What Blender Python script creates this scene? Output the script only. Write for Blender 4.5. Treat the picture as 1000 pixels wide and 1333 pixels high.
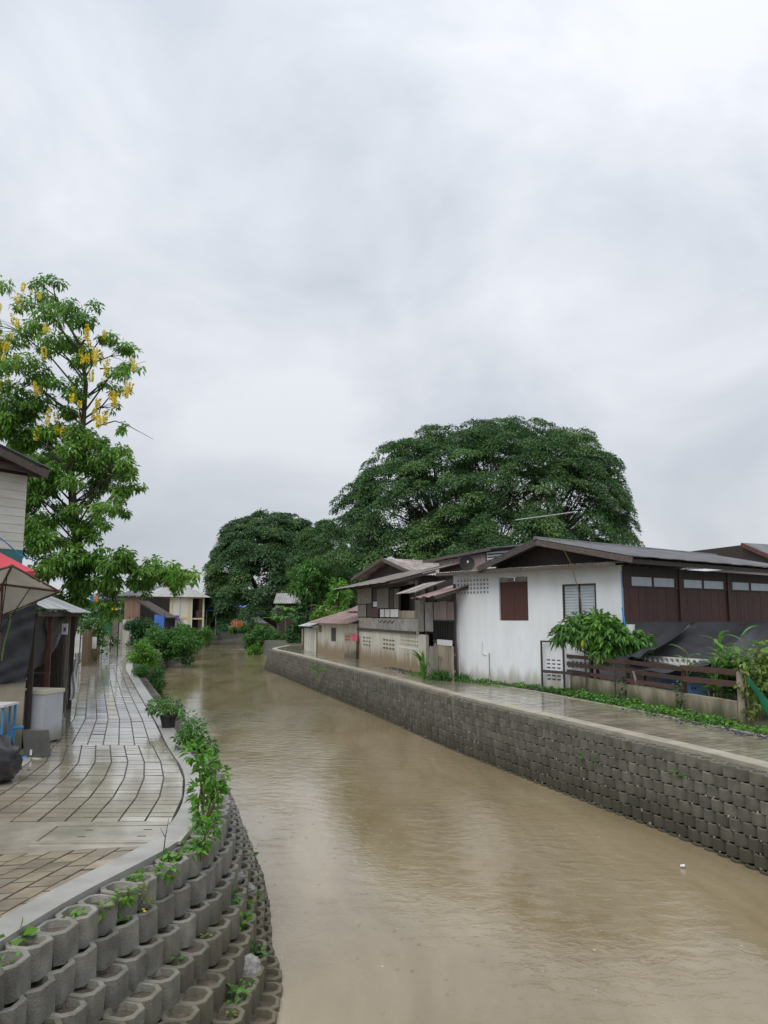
import bpy, bmesh, math, random
import numpy as np
from mathutils import Vector, Matrix, Euler

random.seed(7)
rng = np.random.default_rng(7)
scene = bpy.context.scene
for o in list(bpy.data.objects):
    bpy.data.objects.remove(o)
COL = scene.collection
R = math.radians

# ------------------------------------------------------------------ camera
PITCH = R(7.63); CAMH = 2.6
cam_data = bpy.data.cameras.new('camera')
cam_data.sensor_fit = 'HORIZONTAL'; cam_data.sensor_width = 36; cam_data.lens = 36
cam_data.clip_start = 0.1; cam_data.clip_end = 3000
cam = bpy.data.objects.new('camera', cam_data); COL.objects.link(cam)
cam.location = (0, 0, CAMH); cam.rotation_euler = (R(90) + PITCH, 0, 0)
scene.camera = cam
scene.render.resolution_x = 768; scene.render.resolution_y = 1024

# ------------------------------------------------------------------ sky, sun, exposure
SUN_EL, SUN_AZ = R(58), R(215)          # high, behind the camera and to its left, veiled by cloud
world = bpy.data.worlds.new('World'); scene.world = world; world.use_nodes = True
wn = world.node_tree.nodes; wl = world.node_tree.links
wn.clear()
w_out = wn.new('ShaderNodeOutputWorld')
sky = wn.new('ShaderNodeTexSky'); sky.sky_type = 'NISHITA'; sky.sun_disc = False
sky.sun_elevation = SUN_EL; sky.sun_rotation = SUN_AZ; sky.air_density = 1.2; sky.dust_density = 3
bg_sky = wn.new('ShaderNodeBackground'); bg_sky.inputs[1].default_value = 0.09
wl.new(sky.outputs[0], bg_sky.inputs[0])
tc = wn.new('ShaderNodeTexCoord')
mp = wn.new('ShaderNodeMapping'); mp.inputs['Scale'].default_value = (2.0, 2.0, 3.0)
mp.inputs['Location'].default_value = (0.35, 0.1, 0.2)
wl.new(tc.outputs['Generated'], mp.inputs[0])
n1 = wn.new('ShaderNodeTexNoise'); n1.inputs['Scale'].default_value = 1.6; n1.inputs['Detail'].default_value = 7
n1.inputs['Roughness'].default_value = 0.52; n1.inputs['Distortion'].default_value = 0.35
wl.new(mp.outputs[0], n1.inputs['Vector'])
rp = wn.new('ShaderNodeValToRGB')
rp.color_ramp.elements[0].position = 0.34; rp.color_ramp.elements[0].color = (0.405, 0.436, 0.482, 1)
rp.color_ramp.elements[1].position = 0.66; rp.color_ramp.elements[1].color = (0.575, 0.592, 0.630, 1)
wl.new(n1.outputs[0], rp.inputs[0])
# an overcast dome grows brighter from the horizon to the zenith
sx = wn.new('ShaderNodeSeparateXYZ'); wl.new(tc.outputs['Generated'], sx.inputs[0])
mr = wn.new('ShaderNodeMapRange'); mr.inputs[1].default_value = 0.0; mr.inputs[2].default_value = 1.0
mr.inputs[3].default_value = 0.90; mr.inputs[4].default_value = 1.55
wl.new(sx.outputs[2], mr.inputs[0])
bg_cloud = wn.new('ShaderNodeBackground')
wl.new(rp.outputs[0], bg_cloud.inputs[0]); wl.new(mr.outputs[0], bg_cloud.inputs[1])
mx = wn.new('ShaderNodeMixShader'); mx.inputs[0].default_value = 0.94
wl.new(bg_sky.outputs[0], mx.inputs[1]); wl.new(bg_cloud.outputs[0], mx.inputs[2])
wl.new(mx.outputs[0], w_out.inputs[0])

sun_data = bpy.data.lights.new('sun', 'SUN'); sun_data.energy = 1.5; sun_data.angle = R(50)
sun_data.color = (1.0, 0.97, 0.93)
sun = bpy.data.objects.new('sun', sun_data); COL.objects.link(sun)
sd = Vector((math.sin(SUN_AZ) * math.cos(SUN_EL), math.cos(SUN_AZ) * math.cos(SUN_EL), math.sin(SUN_EL)))
sun.rotation_euler = sd.to_track_quat('Z', 'Y').to_euler(); sun.location = (0, -10, 40)

vs = scene.view_settings
vs.view_transform = 'Standard'; vs.look = 'None'; vs.gamma = 1; vs.exposure = 0.42; vs.use_curve_mapping = False

# ------------------------------------------------------------------ helpers: pixels to directions
WATER = -1.53
def ray(px, py):
    u = (px - 500) / 1000; v = (py - 666.5) / 1000
    return Vector((u, math.cos(PITCH) + v * math.sin(PITCH), math.sin(PITCH) - v * math.cos(PITCH)))
def G(px, py, z=0.0):                     # point of the photograph that lies on the level z
    d = ray(px, py); t = (z - CAMH) / d.z
    return Vector((d.x * t, d.y * t, z))
def A(px, py, fy):                        # point of the photograph fy metres away
    d = ray(px, py); t = fy / d.y
    return Vector((d.x * t, fy, CAMH + d.z * t))
class Frame:                              # an upright wall plane standing at origin, running along angle
    def __init__(s, origin, end):
        s.o = Vector((origin[0], origin[1], 0)); e = Vector((end[0], end[1], 0)) - s.o
        s.len = e.length; s.a = math.atan2(e.y, e.x); s.x = e.normalized(); s.y = Vector((-s.x.y, s.x.x, 0))
    def hit(s, px, py, off=0.0):          # (along, height) of a pixel on that plane moved back by off
        d = ray(px, py); o = s.o + s.y * off - Vector((0, 0, CAMH))
        t = o.dot(s.y) / d.dot(s.y); p = d * t - o
        return p.dot(s.x), (d * t).z + CAMH
    def w(s, x, y, z): return s.o + s.x * x + s.y * y + Vector((0, 0, z))

# ------------------------------------------------------------------ helpers: objects
def empty(name, loc, rz=0.0):
    o = bpy.data.objects.new(name, None); COL.objects.link(o)
    o.location = loc; o.rotation_euler = (0, 0, rz); o.empty_display_size = 0.3
    return o
def tag(o, label=None, cat=None, group=None, kind=None):
    if label: o['label'] = label
    if cat: o['category'] = cat
    if group: o['group'] = group
    if kind: o['kind'] = kind
    return o
def thing(name, loc, label, cat, rz=0.0, group=None):
    return tag(empty(name, loc, rz), label, cat, group)
def link(name, me, parent=None, loc=None, rot=None, scale=None):
    o = bpy.data.objects.new(name, me); COL.objects.link(o)
    if parent is not None: o.parent = parent
    if loc is not None: o.location = loc
    if rot is not None: o.rotation_euler = rot
    if scale is not None: o.scale = scale
    return o
def copy_tree(o, parent=None):
    c = o.copy(); COL.objects.link(c); c.parent = parent
    for ch in list(o.children): copy_tree(ch, c)
    return c

class MB:                                 # collects shapes, then links them as one mesh
    def __init__(s): s.v = []; s.f = []; s.m = []
    def add(s, vs_, fs, mi=0):
        b = len(s.v); s.v += [tuple(x) for x in vs_]
        for q in fs: s.f.append(tuple(b + i for i in q)); s.m.append(mi)
        return s
    def box(s, lo, hi, mi=0, M=None):
        x0, y0, z0 = lo; x1, y1, z1 = hi
        v = [Vector(c) for c in ((x0,y0,z0),(x1,y0,z0),(x1,y1,z0),(x0,y1,z0),(x0,y0,z1),(x1,y0,z1),(x1,y1,z1),(x0,y1,z1))]
        if M is not None: v = [M @ c for c in v]
        return s.add(v, [(0,3,2,1),(4,5,6,7),(0,1,5,4),(1,2,6,5),(2,3,7,6),(3,0,4,7)], mi)
    def beam(s, p, q, w, h, up=(0,0,1), mi=0):
        p = Vector(p); q = Vector(q); d = (q - p).normalized(); u = Vector(up)
        sd_ = d.cross(u)
        if sd_.length < 1e-4: sd_ = d.cross(Vector((1,0,0)))
        sd_.normalize(); u = sd_.cross(d).normalized()
        v = [e + sd_ * (a * w / 2) + u * (b * h / 2) for e in (p, q) for a, b in ((-1,-1),(1,-1),(1,1),(-1,1))]
        return s.add(v, [(0,3,2,1),(4,5,6,7),(0,1,5,4),(1,2,6,5),(2,3,7,6),(3,0,4,7)], mi)
    def tube(s, pts, rad, n=6, mi=0, cap=True):
        pts = [Vector(p) for p in pts]; k = len(pts)
        rad = rad if isinstance(rad, (list, tuple)) else [rad] * k
        v = []; ref = None
        for i, p in enumerate(pts):
            d = (pts[min(i+1, k-1)] - pts[max(i-1, 0)]).normalized()
            if ref is None: ref = d.orthogonal().normalized()
            ref = (ref - d * ref.dot(d))
            ref = ref.normalized() if ref.length > 1e-5 else d.orthogonal().normalized()
            b = d.cross(ref)
            for j in range(n):
                a = 2 * math.pi * j / n
                v.append(p + (ref * math.cos(a) + b * math.sin(a)) * rad[i])
        f = []
        for i in range(k-1):
            for j in range(n):
                j2 = (j+1) % n
                f.append((i*n+j, i*n+j2, (i+1)*n+j2, (i+1)*n+j))
        if cap: f.append(tuple(range(n))[::-1]); f.append(tuple(range((k-1)*n, k*n)))
        return s.add(v, f, mi)
    def poly(s, pts, mi=0): return s.add(pts, [tuple(range(len(pts)))], mi)
    def prism(s, pts, thick, mi=0):       # a polygon with thickness along its normal
        pts = [Vector(p) for p in pts]; n = len(pts)
        nr = Vector((0,0,0))
        for i in range(n): nr += (pts[i] - pts[0]).cross(pts[(i+1) % n] - pts[0])
        nr.normalize(); b = [p - nr * thick for p in pts]
        f = [tuple(range(n)), tuple(range(2*n-1, n-1, -1))]
        f += [(i, n+i, n+(i+1) % n, (i+1) % n) for i in range(n)]
        return s.add(pts + b, f, mi)
    def sheet(s, P, Q, S, T, nu, nv, fn=None, mi=0):   # bilinear grid P-Q-S-T, fn(u,v)->offset vector
        v = []; P, Q, S, T = map(Vector, (P, Q, S, T))
        for j in range(nv+1):
            for i in range(nu+1):
                a, b = i/nu, j/nv
                c = P*(1-a)*(1-b) + Q*a*(1-b) + S*a*b + T*(1-a)*b
                if fn: c = c + Vector(fn(a, b))
                v.append(c)
        w = nu+1
        return s.add(v, [(j*w+i, j*w+i+1, (j+1)*w+i+1, (j+1)*w+i) for j in range(nv) for i in range(nu)], mi)
    def lathe(s, prof, n=12, c=(0,0,0), mi=0):
        v = []; cx, cy, cz = c
        for r_, z in prof:
            for j in range(n):
                a = 2*math.pi*j/n; v.append((cx+r_*math.cos(a), cy+r_*math.sin(a), cz+z))
        k = len(prof); f = []
        for i in range(k-1):
            for j in range(n):
                j2 = (j+1) % n; f.append((i*n+j, i*n+j2, (i+1)*n+j2, (i+1)*n+j))
        f.append(tuple(range(n))[::-1]); f.append(tuple(range((k-1)*n, k*n)))
        return s.add(v, f, mi)
    def wall(s, x0, x1, z0, z1, y0, th, holes=(), mi=0):   # upright wall slab along local x with real openings
        xs = sorted({x0, x1, *[c for h in holes for c in (h[0], h[1]) if x0 < c < x1]})
        zs = sorted({z0, z1, *[c for h in holes for c in (h[2], h[3]) if z0 < c < z1]})
        def solid(i, j):
            if i < 0 or j < 0 or i >= len(xs)-1 or j >= len(zs)-1: return False
            cx = (xs[i]+xs[i+1])/2; cz = (zs[j]+zs[j+1])/2
            return not any(h[0] < cx < h[1] and h[2] < cz < h[3] for h in holes)
        y1 = y0 + th
        for i in range(len(xs)-1):
            for j in range(len(zs)-1):
                if not solid(i, j): continue
                a, b, c, d = xs[i], xs[i+1], zs[j], zs[j+1]
                s.add([(a,y0,c),(b,y0,c),(b,y0,d),(a,y0,d)], [(0,1,2,3)], mi)
                s.add([(a,y1,c),(b,y1,c),(b,y1,d),(a,y1,d)], [(3,2,1,0)], mi)
                if not solid(i-1, j): s.add([(a,y0,c),(a,y0,d),(a,y1,d),(a,y1,c)], [(0,1,2,3)], mi)
                if not solid(i+1, j): s.add([(b,y0,c),(b,y1,c),(b,y1,d),(b,y0,d)], [(0,1,2,3)], mi)
                if not solid(i, j-1): s.add([(a,y0,c),(a,y1,c),(b,y1,c),(b,y0,c)], [(0,1,2,3)], mi)
                if not solid(i, j+1): s.add([(a,y0,d),(b,y0,d),(b,y1,d),(a,y1,d)], [(0,1,2,3)], mi)
        return s
    def mesh(s, name, mats, smooth=False):
        me = bpy.data.meshes.new(name); me.from_pydata(s.v, [], s.f)
        mats = mats if isinstance(mats, (list, tuple)) else [mats]
        for m in mats: me.materials.append(m)
        if len(mats) > 1: me.polygons.foreach_set('material_index', s.m)
        if smooth: me.polygons.foreach_set('use_smooth', [True]*len(s.f))
        me.update(); return me
    def build(s, name, mats, parent=None, smooth=False, loc=None, rot=None):
        return link(name, s.mesh(name, mats, smooth), parent, loc, rot)

# ------------------------------------------------------------------ materials
def mat(name, c1, c2=None, scale=2.0, rough=0.7, bump=0.0, bscale=25.0, stretch=(1,1,1), metallic=0.0, rand=0.0,
        island=0.0, spec=0.5, translucent=0.0, stain=None, stain_z=None, detail=6, ramp=(0.35, 0.68), rough2=None, coat=0.0):
    m = bpy.data.materials.new(name); m.use_nodes = True
    nt = m.node_tree; n = nt.nodes; l = nt.links
    b = n['Principled BSDF']; c2 = c2 or tuple(x*0.7 for x in c1)
    geo = n.new('ShaderNodeNewGeometry')
    mp_ = n.new('ShaderNodeMapping'); mp_.inputs['Scale'].default_value = stretch
    l.new(geo.outputs['Position'], mp_.inputs[0])
    no = n.new('ShaderNodeTexNoise'); no.inputs['Scale'].default_value = scale; no.inputs['Detail'].default_value = detail
    no.inputs['Roughness'].default_value = 0.6
    l.new(mp_.outputs[0], no.inputs['Vector'])
    r_ = n.new('ShaderNodeValToRGB'); r_.color_ramp.elements[0].position = ramp[0]; r_.color_ramp.elements[1].position = ramp[1]
    r_.color_ramp.elements[0].color = (*c1, 1); r_.color_ramp.elements[1].color = (*c2, 1)
    l.new(no.outputs[0], r_.inputs[0]); out = r_.outputs[0]
    if stain is not None:                 # dirt that creeps up from a level (stain_z = low, high), with a ragged edge
        sp = n.new('ShaderNodeSeparateXYZ'); l.new(geo.outputs['Position'], sp.inputs[0])
        sn = n.new('ShaderNodeTexNoise'); sn.inputs['Scale'].default_value = 1.3; sn.inputs['Detail'].default_value = 6
        sm = n.new('ShaderNodeMapping'); sm.inputs['Scale'].default_value = (2.2, 2.2, 0.5)
        l.new(geo.outputs['Position'], sm.inputs[0]); l.new(sm.outputs[0], sn.inputs['Vector'])
        ad = n.new('ShaderNodeMath'); ad.operation = 'MULTIPLY_ADD'; ad.inputs[1].default_value = (stain_z[1]-stain_z[0])*1.6
        l.new(sn.outputs[0], ad.inputs[0]); 
        inv = n.new('ShaderNodeMath'); inv.operation = 'MULTIPLY'; inv.inputs[1].default_value = -1
        l.new(sp.outputs[2], inv.inputs[0]); l.new(inv.outputs[0], ad.inputs[2])
        mr_ = n.new('ShaderNodeMapRange'); mr_.interpolation_type = 'SMOOTHSTEP'
        mr_.inputs[1].default_value = -stain_z[1] + (stain_z[1]-stain_z[0])*0.6; mr_.inputs[2].default_value = -stain_z[0] + (stain_z[1]-stain_z[0])*0.6
        l.new(ad.outputs[0], mr_.inputs[0])
        mxs = n.new('ShaderNodeMixRGB'); l.new(mr_.outputs[0], mxs.inputs[0]); l.new(out, mxs.inputs[1]); mxs.inputs[2].default_value = (*stain, 1)
        out = mxs.outputs[0]
    if rand or island:
        hs = n.new('ShaderNodeHueSaturation')
        if rand:
            src = n.new('ShaderNodeObjectInfo').outputs['Random']; k = rand
        else:
            src = geo.outputs['Random Per Island']; k = island
        ma = n.new('ShaderNodeMapRange'); ma.inputs[3].default_value = 1-k; ma.inputs[4].default_value = 1+k
        l.new(src, ma.inputs[0]); l.new(ma.outputs[0], hs.inputs['Value']); l.new(out, hs.inputs['Color']); out = hs.outputs[0]
    l.new(out, b.inputs['Base Color'])
    b.inputs['Roughness'].default_value = rough; b.inputs['Metallic'].default_value = metallic
    b.inputs['Specular IOR Level'].default_value = spec
    if coat:
        b.inputs['Coat Weight'].default_value = coat; b.inputs['Coat Roughness'].default_value = 0.10; b.inputs['Coat IOR'].default_value = 1.5
    if rough2 is not None:
        m2 = n.new('ShaderNodeMapRange'); m2.inputs[1].default_value = 0.35; m2.inputs[2].default_value = 0.65
        m2.inputs[3].default_value = rough; m2.inputs[4].default_value = rough2
        n2 = n.new('ShaderNodeTexNoise'); n2.inputs['Scale'].default_value = 0.8; n2.inputs['Detail'].default_value = 4
        l.new(geo.outputs['Position'], n2.inputs['Vector']); l.new(n2.outputs[0], m2.inputs[0]); l.new(m2.outputs[0], b.inputs['Roughness'])
    if bump:
        bn = n.new('ShaderNodeTexNoise'); bn.inputs['Scale'].default_value = bscale; bn.inputs['Detail'].default_value = 4
        l.new(mp_.outputs[0], bn.inputs['Vector'])
        bp = n.new('ShaderNodeBump'); bp.inputs['Strength'].default_value = bump; bp.inputs['Distance'].default_value = 0.02
        l.new(bn.outputs[0], bp.inputs['Height']); l.new(bp.outputs[0], b.inputs['Normal'])
    if translucent:
        tr = n.new('ShaderNodeBsdfTranslucent'); l.new(out, tr.inputs[0])
        ms = n.new('ShaderNodeMixShader'); ms.inputs[0].default_value = translucent
        l.new(b.outputs[0], ms.inputs[1]); l.new(tr.outputs[0], ms.inputs[2]); l.new(ms.outputs[0], n['Material Output'].inputs[0])
    return m

M = {}
def leafmat(k, c1, c2, isl=0.35, tr=0.3, rough=0.45): M[k] = mat(k, c1, c2, scale=0.5, rough=rough, island=isl, translucent=tr, spec=0.18)
leafmat('leaf_rain', (0.042, 0.104, 0.036), (0.092, 0.178, 0.058), 0.45, 0.28)
leafmat('leaf_rain_light', (0.085, 0.165, 0.050), (0.13, 0.225, 0.07), 0.4, 0.3)
leafmat('leaf_rain_far', (0.050, 0.112, 0.044), (0.080, 0.158, 0.060), 0.4, 0.25)
leafmat('leaf_golden', (0.115, 0.255, 0.055), (0.24, 0.42, 0.085), 0.45, 0.45)
leafmat('leaf_bright', (0.10, 0.26, 0.035), (0.17, 0.36, 0.05), 0.35, 0.35)
leafmat('leaf_mid', (0.07, 0.18, 0.045), (0.13, 0.27, 0.065), 0.4, 0.3)
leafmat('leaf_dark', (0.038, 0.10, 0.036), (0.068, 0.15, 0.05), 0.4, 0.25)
leafmat('leaf_banana', (0.09, 0.22, 0.045), (0.15, 0.31, 0.07), 0.2, 0.35)
leafmat('leaf_yellowish', (0.20, 0.26, 0.06), (0.14, 0.22, 0.05), 0.35, 0.3)
leafmat('petal_yellow', (0.88, 0.72, 0.06), (0.90, 0.78, 0.14), 0.15, 0.3, 0.6)
leafmat('petal_pink', (0.55, 0.10, 0.18), (0.6, 0.2, 0.3), 0.2, 0.3, 0.6)
M['bark'] = mat('bark', (0.055, 0.042, 0.032), (0.10, 0.08, 0.065), 3, 0.85, 0.8, 14, (1,1,0.35))
M['bark_wet'] = mat('bark_wet', (0.03, 0.022, 0.018), (0.06, 0.045, 0.035), 3, 0.6, 0.8, 14, (1,1,0.35))
M['stem'] = mat('stem', (0.12, 0.14, 0.05), (0.16, 0.12, 0.06), 4, 0.7)
M['soil'] = mat('soil', (0.07, 0.052, 0.038), (0.15, 0.12, 0.09), 9, 0.9, 1.0, 40)
M['ground'] = mat('ground', (0.085, 0.075, 0.055), (0.05, 0.07, 0.03), 0.5, 0.85, 0.8, 12)
M['gravel'] = mat('gravel', (0.03, 0.03, 0.033), (0.10, 0.10, 0.105), 18, 0.7, 1.0, 45, island=0.4)
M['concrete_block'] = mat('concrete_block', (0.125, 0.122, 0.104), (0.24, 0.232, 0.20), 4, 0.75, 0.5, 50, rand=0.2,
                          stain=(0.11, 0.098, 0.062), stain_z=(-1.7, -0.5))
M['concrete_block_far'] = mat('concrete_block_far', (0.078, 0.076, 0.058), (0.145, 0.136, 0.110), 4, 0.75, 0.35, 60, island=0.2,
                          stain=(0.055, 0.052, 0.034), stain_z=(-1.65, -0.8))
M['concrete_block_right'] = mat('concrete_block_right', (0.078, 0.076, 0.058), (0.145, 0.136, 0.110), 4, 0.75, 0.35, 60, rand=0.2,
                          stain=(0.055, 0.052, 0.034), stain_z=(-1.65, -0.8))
M['concrete_pale'] = mat('concrete_pale', (0.36, 0.35, 0.31), (0.26, 0.25, 0.22), 2.2, 0.35, 0.25, 40, rough2=0.6)
M['kerb_left'] = mat('kerb_left', (0.34, 0.335, 0.31), (0.24, 0.235, 0.21), 2.0, 0.28, 0.2, 50, rough2=0.55)
M['kerb_right'] = mat('kerb_right', (0.40, 0.36, 0.28), (0.26, 0.24, 0.19), 2.0, 0.35, 0.2, 50, rough2=0.6)
M['mortar'] = mat('mortar', (0.15, 0.14, 0.115), (0.085, 0.08, 0.065), 4, 0.45, 0.5, 30, rough2=0.7)
M['paver'] = mat('paver', (0.30, 0.245, 0.165), (0.155, 0.13, 0.095), 2.2, 0.30, 0.25, 60, rand=0.22, rough2=0.5, coat=0.25)
M['paver_grey'] = mat('paver_grey', (0.42, 0.38, 0.30), (0.23, 0.19, 0.135), 0.8, 0.2, 0.10, 60, rand=0.16, rough2=0.36, coat=1.0)
M['paver_right'] = mat('paver_right', (0.33, 0.29, 0.215), (0.19, 0.165, 0.12), 1.0, 0.16, 0.06, 60, rand=0.2, rough2=0.42, coat=0.7)
M['paver_far'] = mat('paver_far', (0.38, 0.34, 0.265), (0.21, 0.18, 0.13), 0.8, 0.16, 0.05, 60, island=0.18, rough2=0.4, coat=1.0)
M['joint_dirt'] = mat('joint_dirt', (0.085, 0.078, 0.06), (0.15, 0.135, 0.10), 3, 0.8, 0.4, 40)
M['apron'] = mat('apron', (0.36, 0.33, 0.27), (0.21, 0.185, 0.14), 1.8, 0.2, 0.2, 40, rough2=0.45, coat=0.6)
M['white_wall'] = mat('white_wall', (0.77, 0.80, 0.83), (0.675, 0.70, 0.715), 1.1, 0.7, 0.15, 30, (1.6,1.6,0.5), stain=(0.40, 0.39, 0.33), stain_z=(-0.1, 0.55))
M['old_white'] = mat('old_white', (0.60, 0.575, 0.50), (0.44, 0.42, 0.35), 1.3, 0.8, 0.25, 20, (1,1,0.4), stain=(0.25, 0.19, 0.11), stain_z=(0.05, 1.0))
M['vent_white'] = mat('vent_white', (0.68, 0.68, 0.65), (0.55, 0.55, 0.51), 3, 0.75)
M['render_beige'] = mat('render_beige', (0.42, 0.36, 0.27), (0.30, 0.26, 0.19), 2, 0.8, 0.3, 25, stain=(0.10, 0.09, 0.06), stain_z=(0, 0.7))
M['mossy_wall'] = mat('mossy_wall', (0.36, 0.31, 0.23), (0.17, 0.145, 0.10), 2.4, 0.8, 0.5, 25, (1,1,0.5), stain=(0.07, 0.08, 0.035), stain_z=(-0.1, 0.5))
M['board_white'] = mat('board_white', (0.60, 0.61, 0.55), (0.52, 0.52, 0.46), 2, 0.6, 0.15, 40, (1,1,4), rand=0.05)
M['wood_brown'] = mat('wood_brown', (0.075, 0.026, 0.018), (0.045, 0.017, 0.013), 4, 0.6, 0.3, 30, (6,6,0.5), rand=0.18)
M['wood_rail'] = mat('wood_rail', (0.085, 0.038, 0.026), (0.04, 0.02, 0.015), 5, 0.5, 0.4, 25, (1,1,5), rand=0.3)
M['wood_grey'] = mat('wood_grey', (0.28, 0.255, 0.22), (0.13, 0.11, 0.092), 5, 0.8, 0.5, 25, (5,5,0.5), rand=0.28)
M['wood_pale'] = mat('wood_pale', (0.36, 0.31, 0.24), (0.20, 0.165, 0.12), 4, 0.8, 0.5, 25, (5,5,0.5), rand=0.25)
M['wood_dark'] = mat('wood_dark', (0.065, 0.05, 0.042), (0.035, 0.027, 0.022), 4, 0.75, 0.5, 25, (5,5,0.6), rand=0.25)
M['wood_fascia'] = mat('wood_fascia', (0.11, 0.09, 0.078), (0.055, 0.043, 0.038), 4, 0.75, 0.4, 25, (2,2,4), rand=0.2)
M['bamboo'] = mat('bamboo', (0.24, 0.16, 0.085), (0.13, 0.085, 0.045), 5, 0.7, 0.4, 25, (5,5,0.4), rand=0.3)
M['panel_patch'] = mat('panel_patch', (0.38, 0.345, 0.29), (0.12, 0.10, 0.08), 7, 0.8, 0.5, 30, rand=0.2)
M['sheet_panel'] = mat('sheet_panel', (0.33, 0.32, 0.30), (0.19, 0.175, 0.155), 2.5, 0.7, 0.2, 20, rand=0.12)
M['roof_grey'] = mat('roof_grey', (0.34, 0.325, 0.31), (0.165, 0.12, 0.095), 1.6, 0.6, 0.4, 20, (1,1,1), rand=0.22)
M['roof_dark'] = mat('roof_dark', (0.14, 0.145, 0.155), (0.08, 0.08, 0.085), 1.8, 0.5, 0.3, 20, rand=0.15)
M['roof_purple'] = mat('roof_purple', (0.29, 0.205, 0.20), (0.17, 0.095, 0.075), 1.4, 0.5, 0.3, 20, rand=0.12)
M['roof_zinc'] = mat('roof_zinc', (0.42, 0.45, 0.46), (0.27, 0.28, 0.27), 3.0, 0.4, 0.2, 20, metallic=0.3, rand=0.15)
M['roof_tile_grey'] = mat('roof_tile_grey', (0.38, 0.38, 0.37), (0.24, 0.24, 0.235), 2.0, 0.7, 0.3, 20, rand=0.15)
M['corr_wall'] = mat('corr_wall', (0.34, 0.27, 0.26), (0.24, 0.185, 0.175), 1.5, 0.6, 0.2, 20, (3,3,0.5), rand=0.15)
M['corr_gate'] = mat('corr_gate', (0.52, 0.54, 0.50), (0.36, 0.33, 0.26), 1.5, 0.5, 0.2, 20, (3,3,0.5), rand=0.15)
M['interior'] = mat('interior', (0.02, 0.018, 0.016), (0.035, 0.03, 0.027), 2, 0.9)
M['black_tarp'] = mat('black_tarp', (0.010, 0.011, 0.014), (0.022, 0.024, 0.030), 2, 0.42, 0.5, 6)
M['shade_net'] = mat('shade_net', (0.022, 0.024, 0.029), (0.04, 0.043, 0.05), 1.2, 0.6, 0.5, 80)
M['green_tarp'] = mat('green_tarp', (0.01, 0.22, 0.115), (0.01, 0.14, 0.075), 1.5, 0.5, 0.4, 8)
M['blue_tarp'] = mat('blue_tarp', (0.05, 0.16, 0.52), (0.035, 0.11, 0.36), 1.5, 0.5, 0.4, 8)
M['blue_plastic'] = mat('blue_plastic', (0.04, 0.27, 0.58), (0.03, 0.22, 0.5), 3, 0.35)
M['blue_paint'] = mat('blue_paint', (0.17, 0.33, 0.60), (0.13, 0.26, 0.48), 2, 0.5)
M['red_fabric'] = mat('red_fabric', (0.58, 0.05, 0.07), (0.46, 0.045, 0.06), 1.5, 0.6, 0.3, 12)
M['beige_fabric'] = mat('beige_fabric', (0.50, 0.46, 0.40), (0.38, 0.345, 0.29), 1.2, 0.75, 0.3, 10, translucent=0.25)
M['metal_rust'] = mat('metal_rust', (0.14, 0.055, 0.035), (0.075, 0.035, 0.025), 6, 0.65, 0.3, 40)
M['metal_dark'] = mat('metal_dark', (0.018, 0.018, 0.02), (0.03, 0.028, 0.026), 5, 0.65, spec=0.3)
M['metal_pale'] = mat('metal_pale', (0.55, 0.55, 0.54), (0.42, 0.42, 0.41), 5, 0.4, metallic=0.4)
M['freezer'] = mat('freezer', (0.46, 0.48, 0.52), (0.40, 0.42, 0.45), 1.5, 0.4, stain=(0.24, 0.22, 0.18), stain_z=(0.0, 0.35))
M['plastic_cream'] = mat('plastic_cream', (0.55, 0.53, 0.42), (0.45, 0.43, 0.33), 2, 0.5)
M['plastic_white'] = mat('plastic_white', (0.72, 0.73, 0.74), (0.6, 0.61, 0.62), 2, 0.5, rand=0.1)
M['plastic_grey'] = mat('plastic_grey', (0.13, 0.13, 0.11), (0.085, 0.085, 0.075), 3, 0.5, 0.2, 20)
M['plastic_black'] = mat('plastic_black', (0.012, 0.012, 0.014), (0.025, 0.025, 0.028), 3, 0.3, 0.6, 7)
M['glass_pale'] = mat('glass_pale', (0.46, 0.51, 0.54), (0.36, 0.41, 0.45), 1.5, 0.2)
M['glass_dark'] = mat('glass_dark', (0.05, 0.06, 0.07), (0.03, 0.035, 0.04), 1.5, 0.1)
M['cream_wall'] = mat('cream_wall', (0.66, 0.60, 0.45), (0.58, 0.53, 0.41), 0.8, 0.75)
M['cream_light'] = mat('cream_light', (0.70, 0.68, 0.60), (0.62, 0.60, 0.54), 0.8, 0.75)
M['cream_trim'] = mat('cream_trim', (0.66, 0.56, 0.34), (0.58, 0.49, 0.3), 0.8, 0.75)
M['red_paint'] = mat('red_paint', (0.55, 0.03, 0.03), (0.42, 0.03, 0.03), 3, 0.5)
M['pink_paint'] = mat('pink_paint', (0.70, 0.09, 0.20), (0.6, 0.09, 0.18), 3, 0.6)
M['orange_paint'] = mat('orange_paint', (0.78, 0.25, 0.02), (0.62, 0.19, 0.02), 2, 0.5)
M['purple_paint'] = mat('purple_paint', (0.16, 0.08, 0.32), (0.13, 0.07, 0.26), 3, 0.5)
M['yellow_paint'] = mat('yellow_paint', (0.8, 0.6, 0.05), (0.7, 0.5, 0.05), 3, 0.5)
M['cloth_mix'] = mat('cloth_mix', (0.05, 0.15, 0.4), (0.5, 0.5, 0.55), 5, 0.8, ramp=(0.45, 0.55))
M['rubber'] = mat('rubber', (0.014, 0.014, 0.015), (0.025, 0.025, 0.025), 5, 0.7)
M['litter'] = mat('litter', (0.30, 0.28, 0.23), (0.16, 0.14, 0.10), 20, 0.8, island=0.4)
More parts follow.
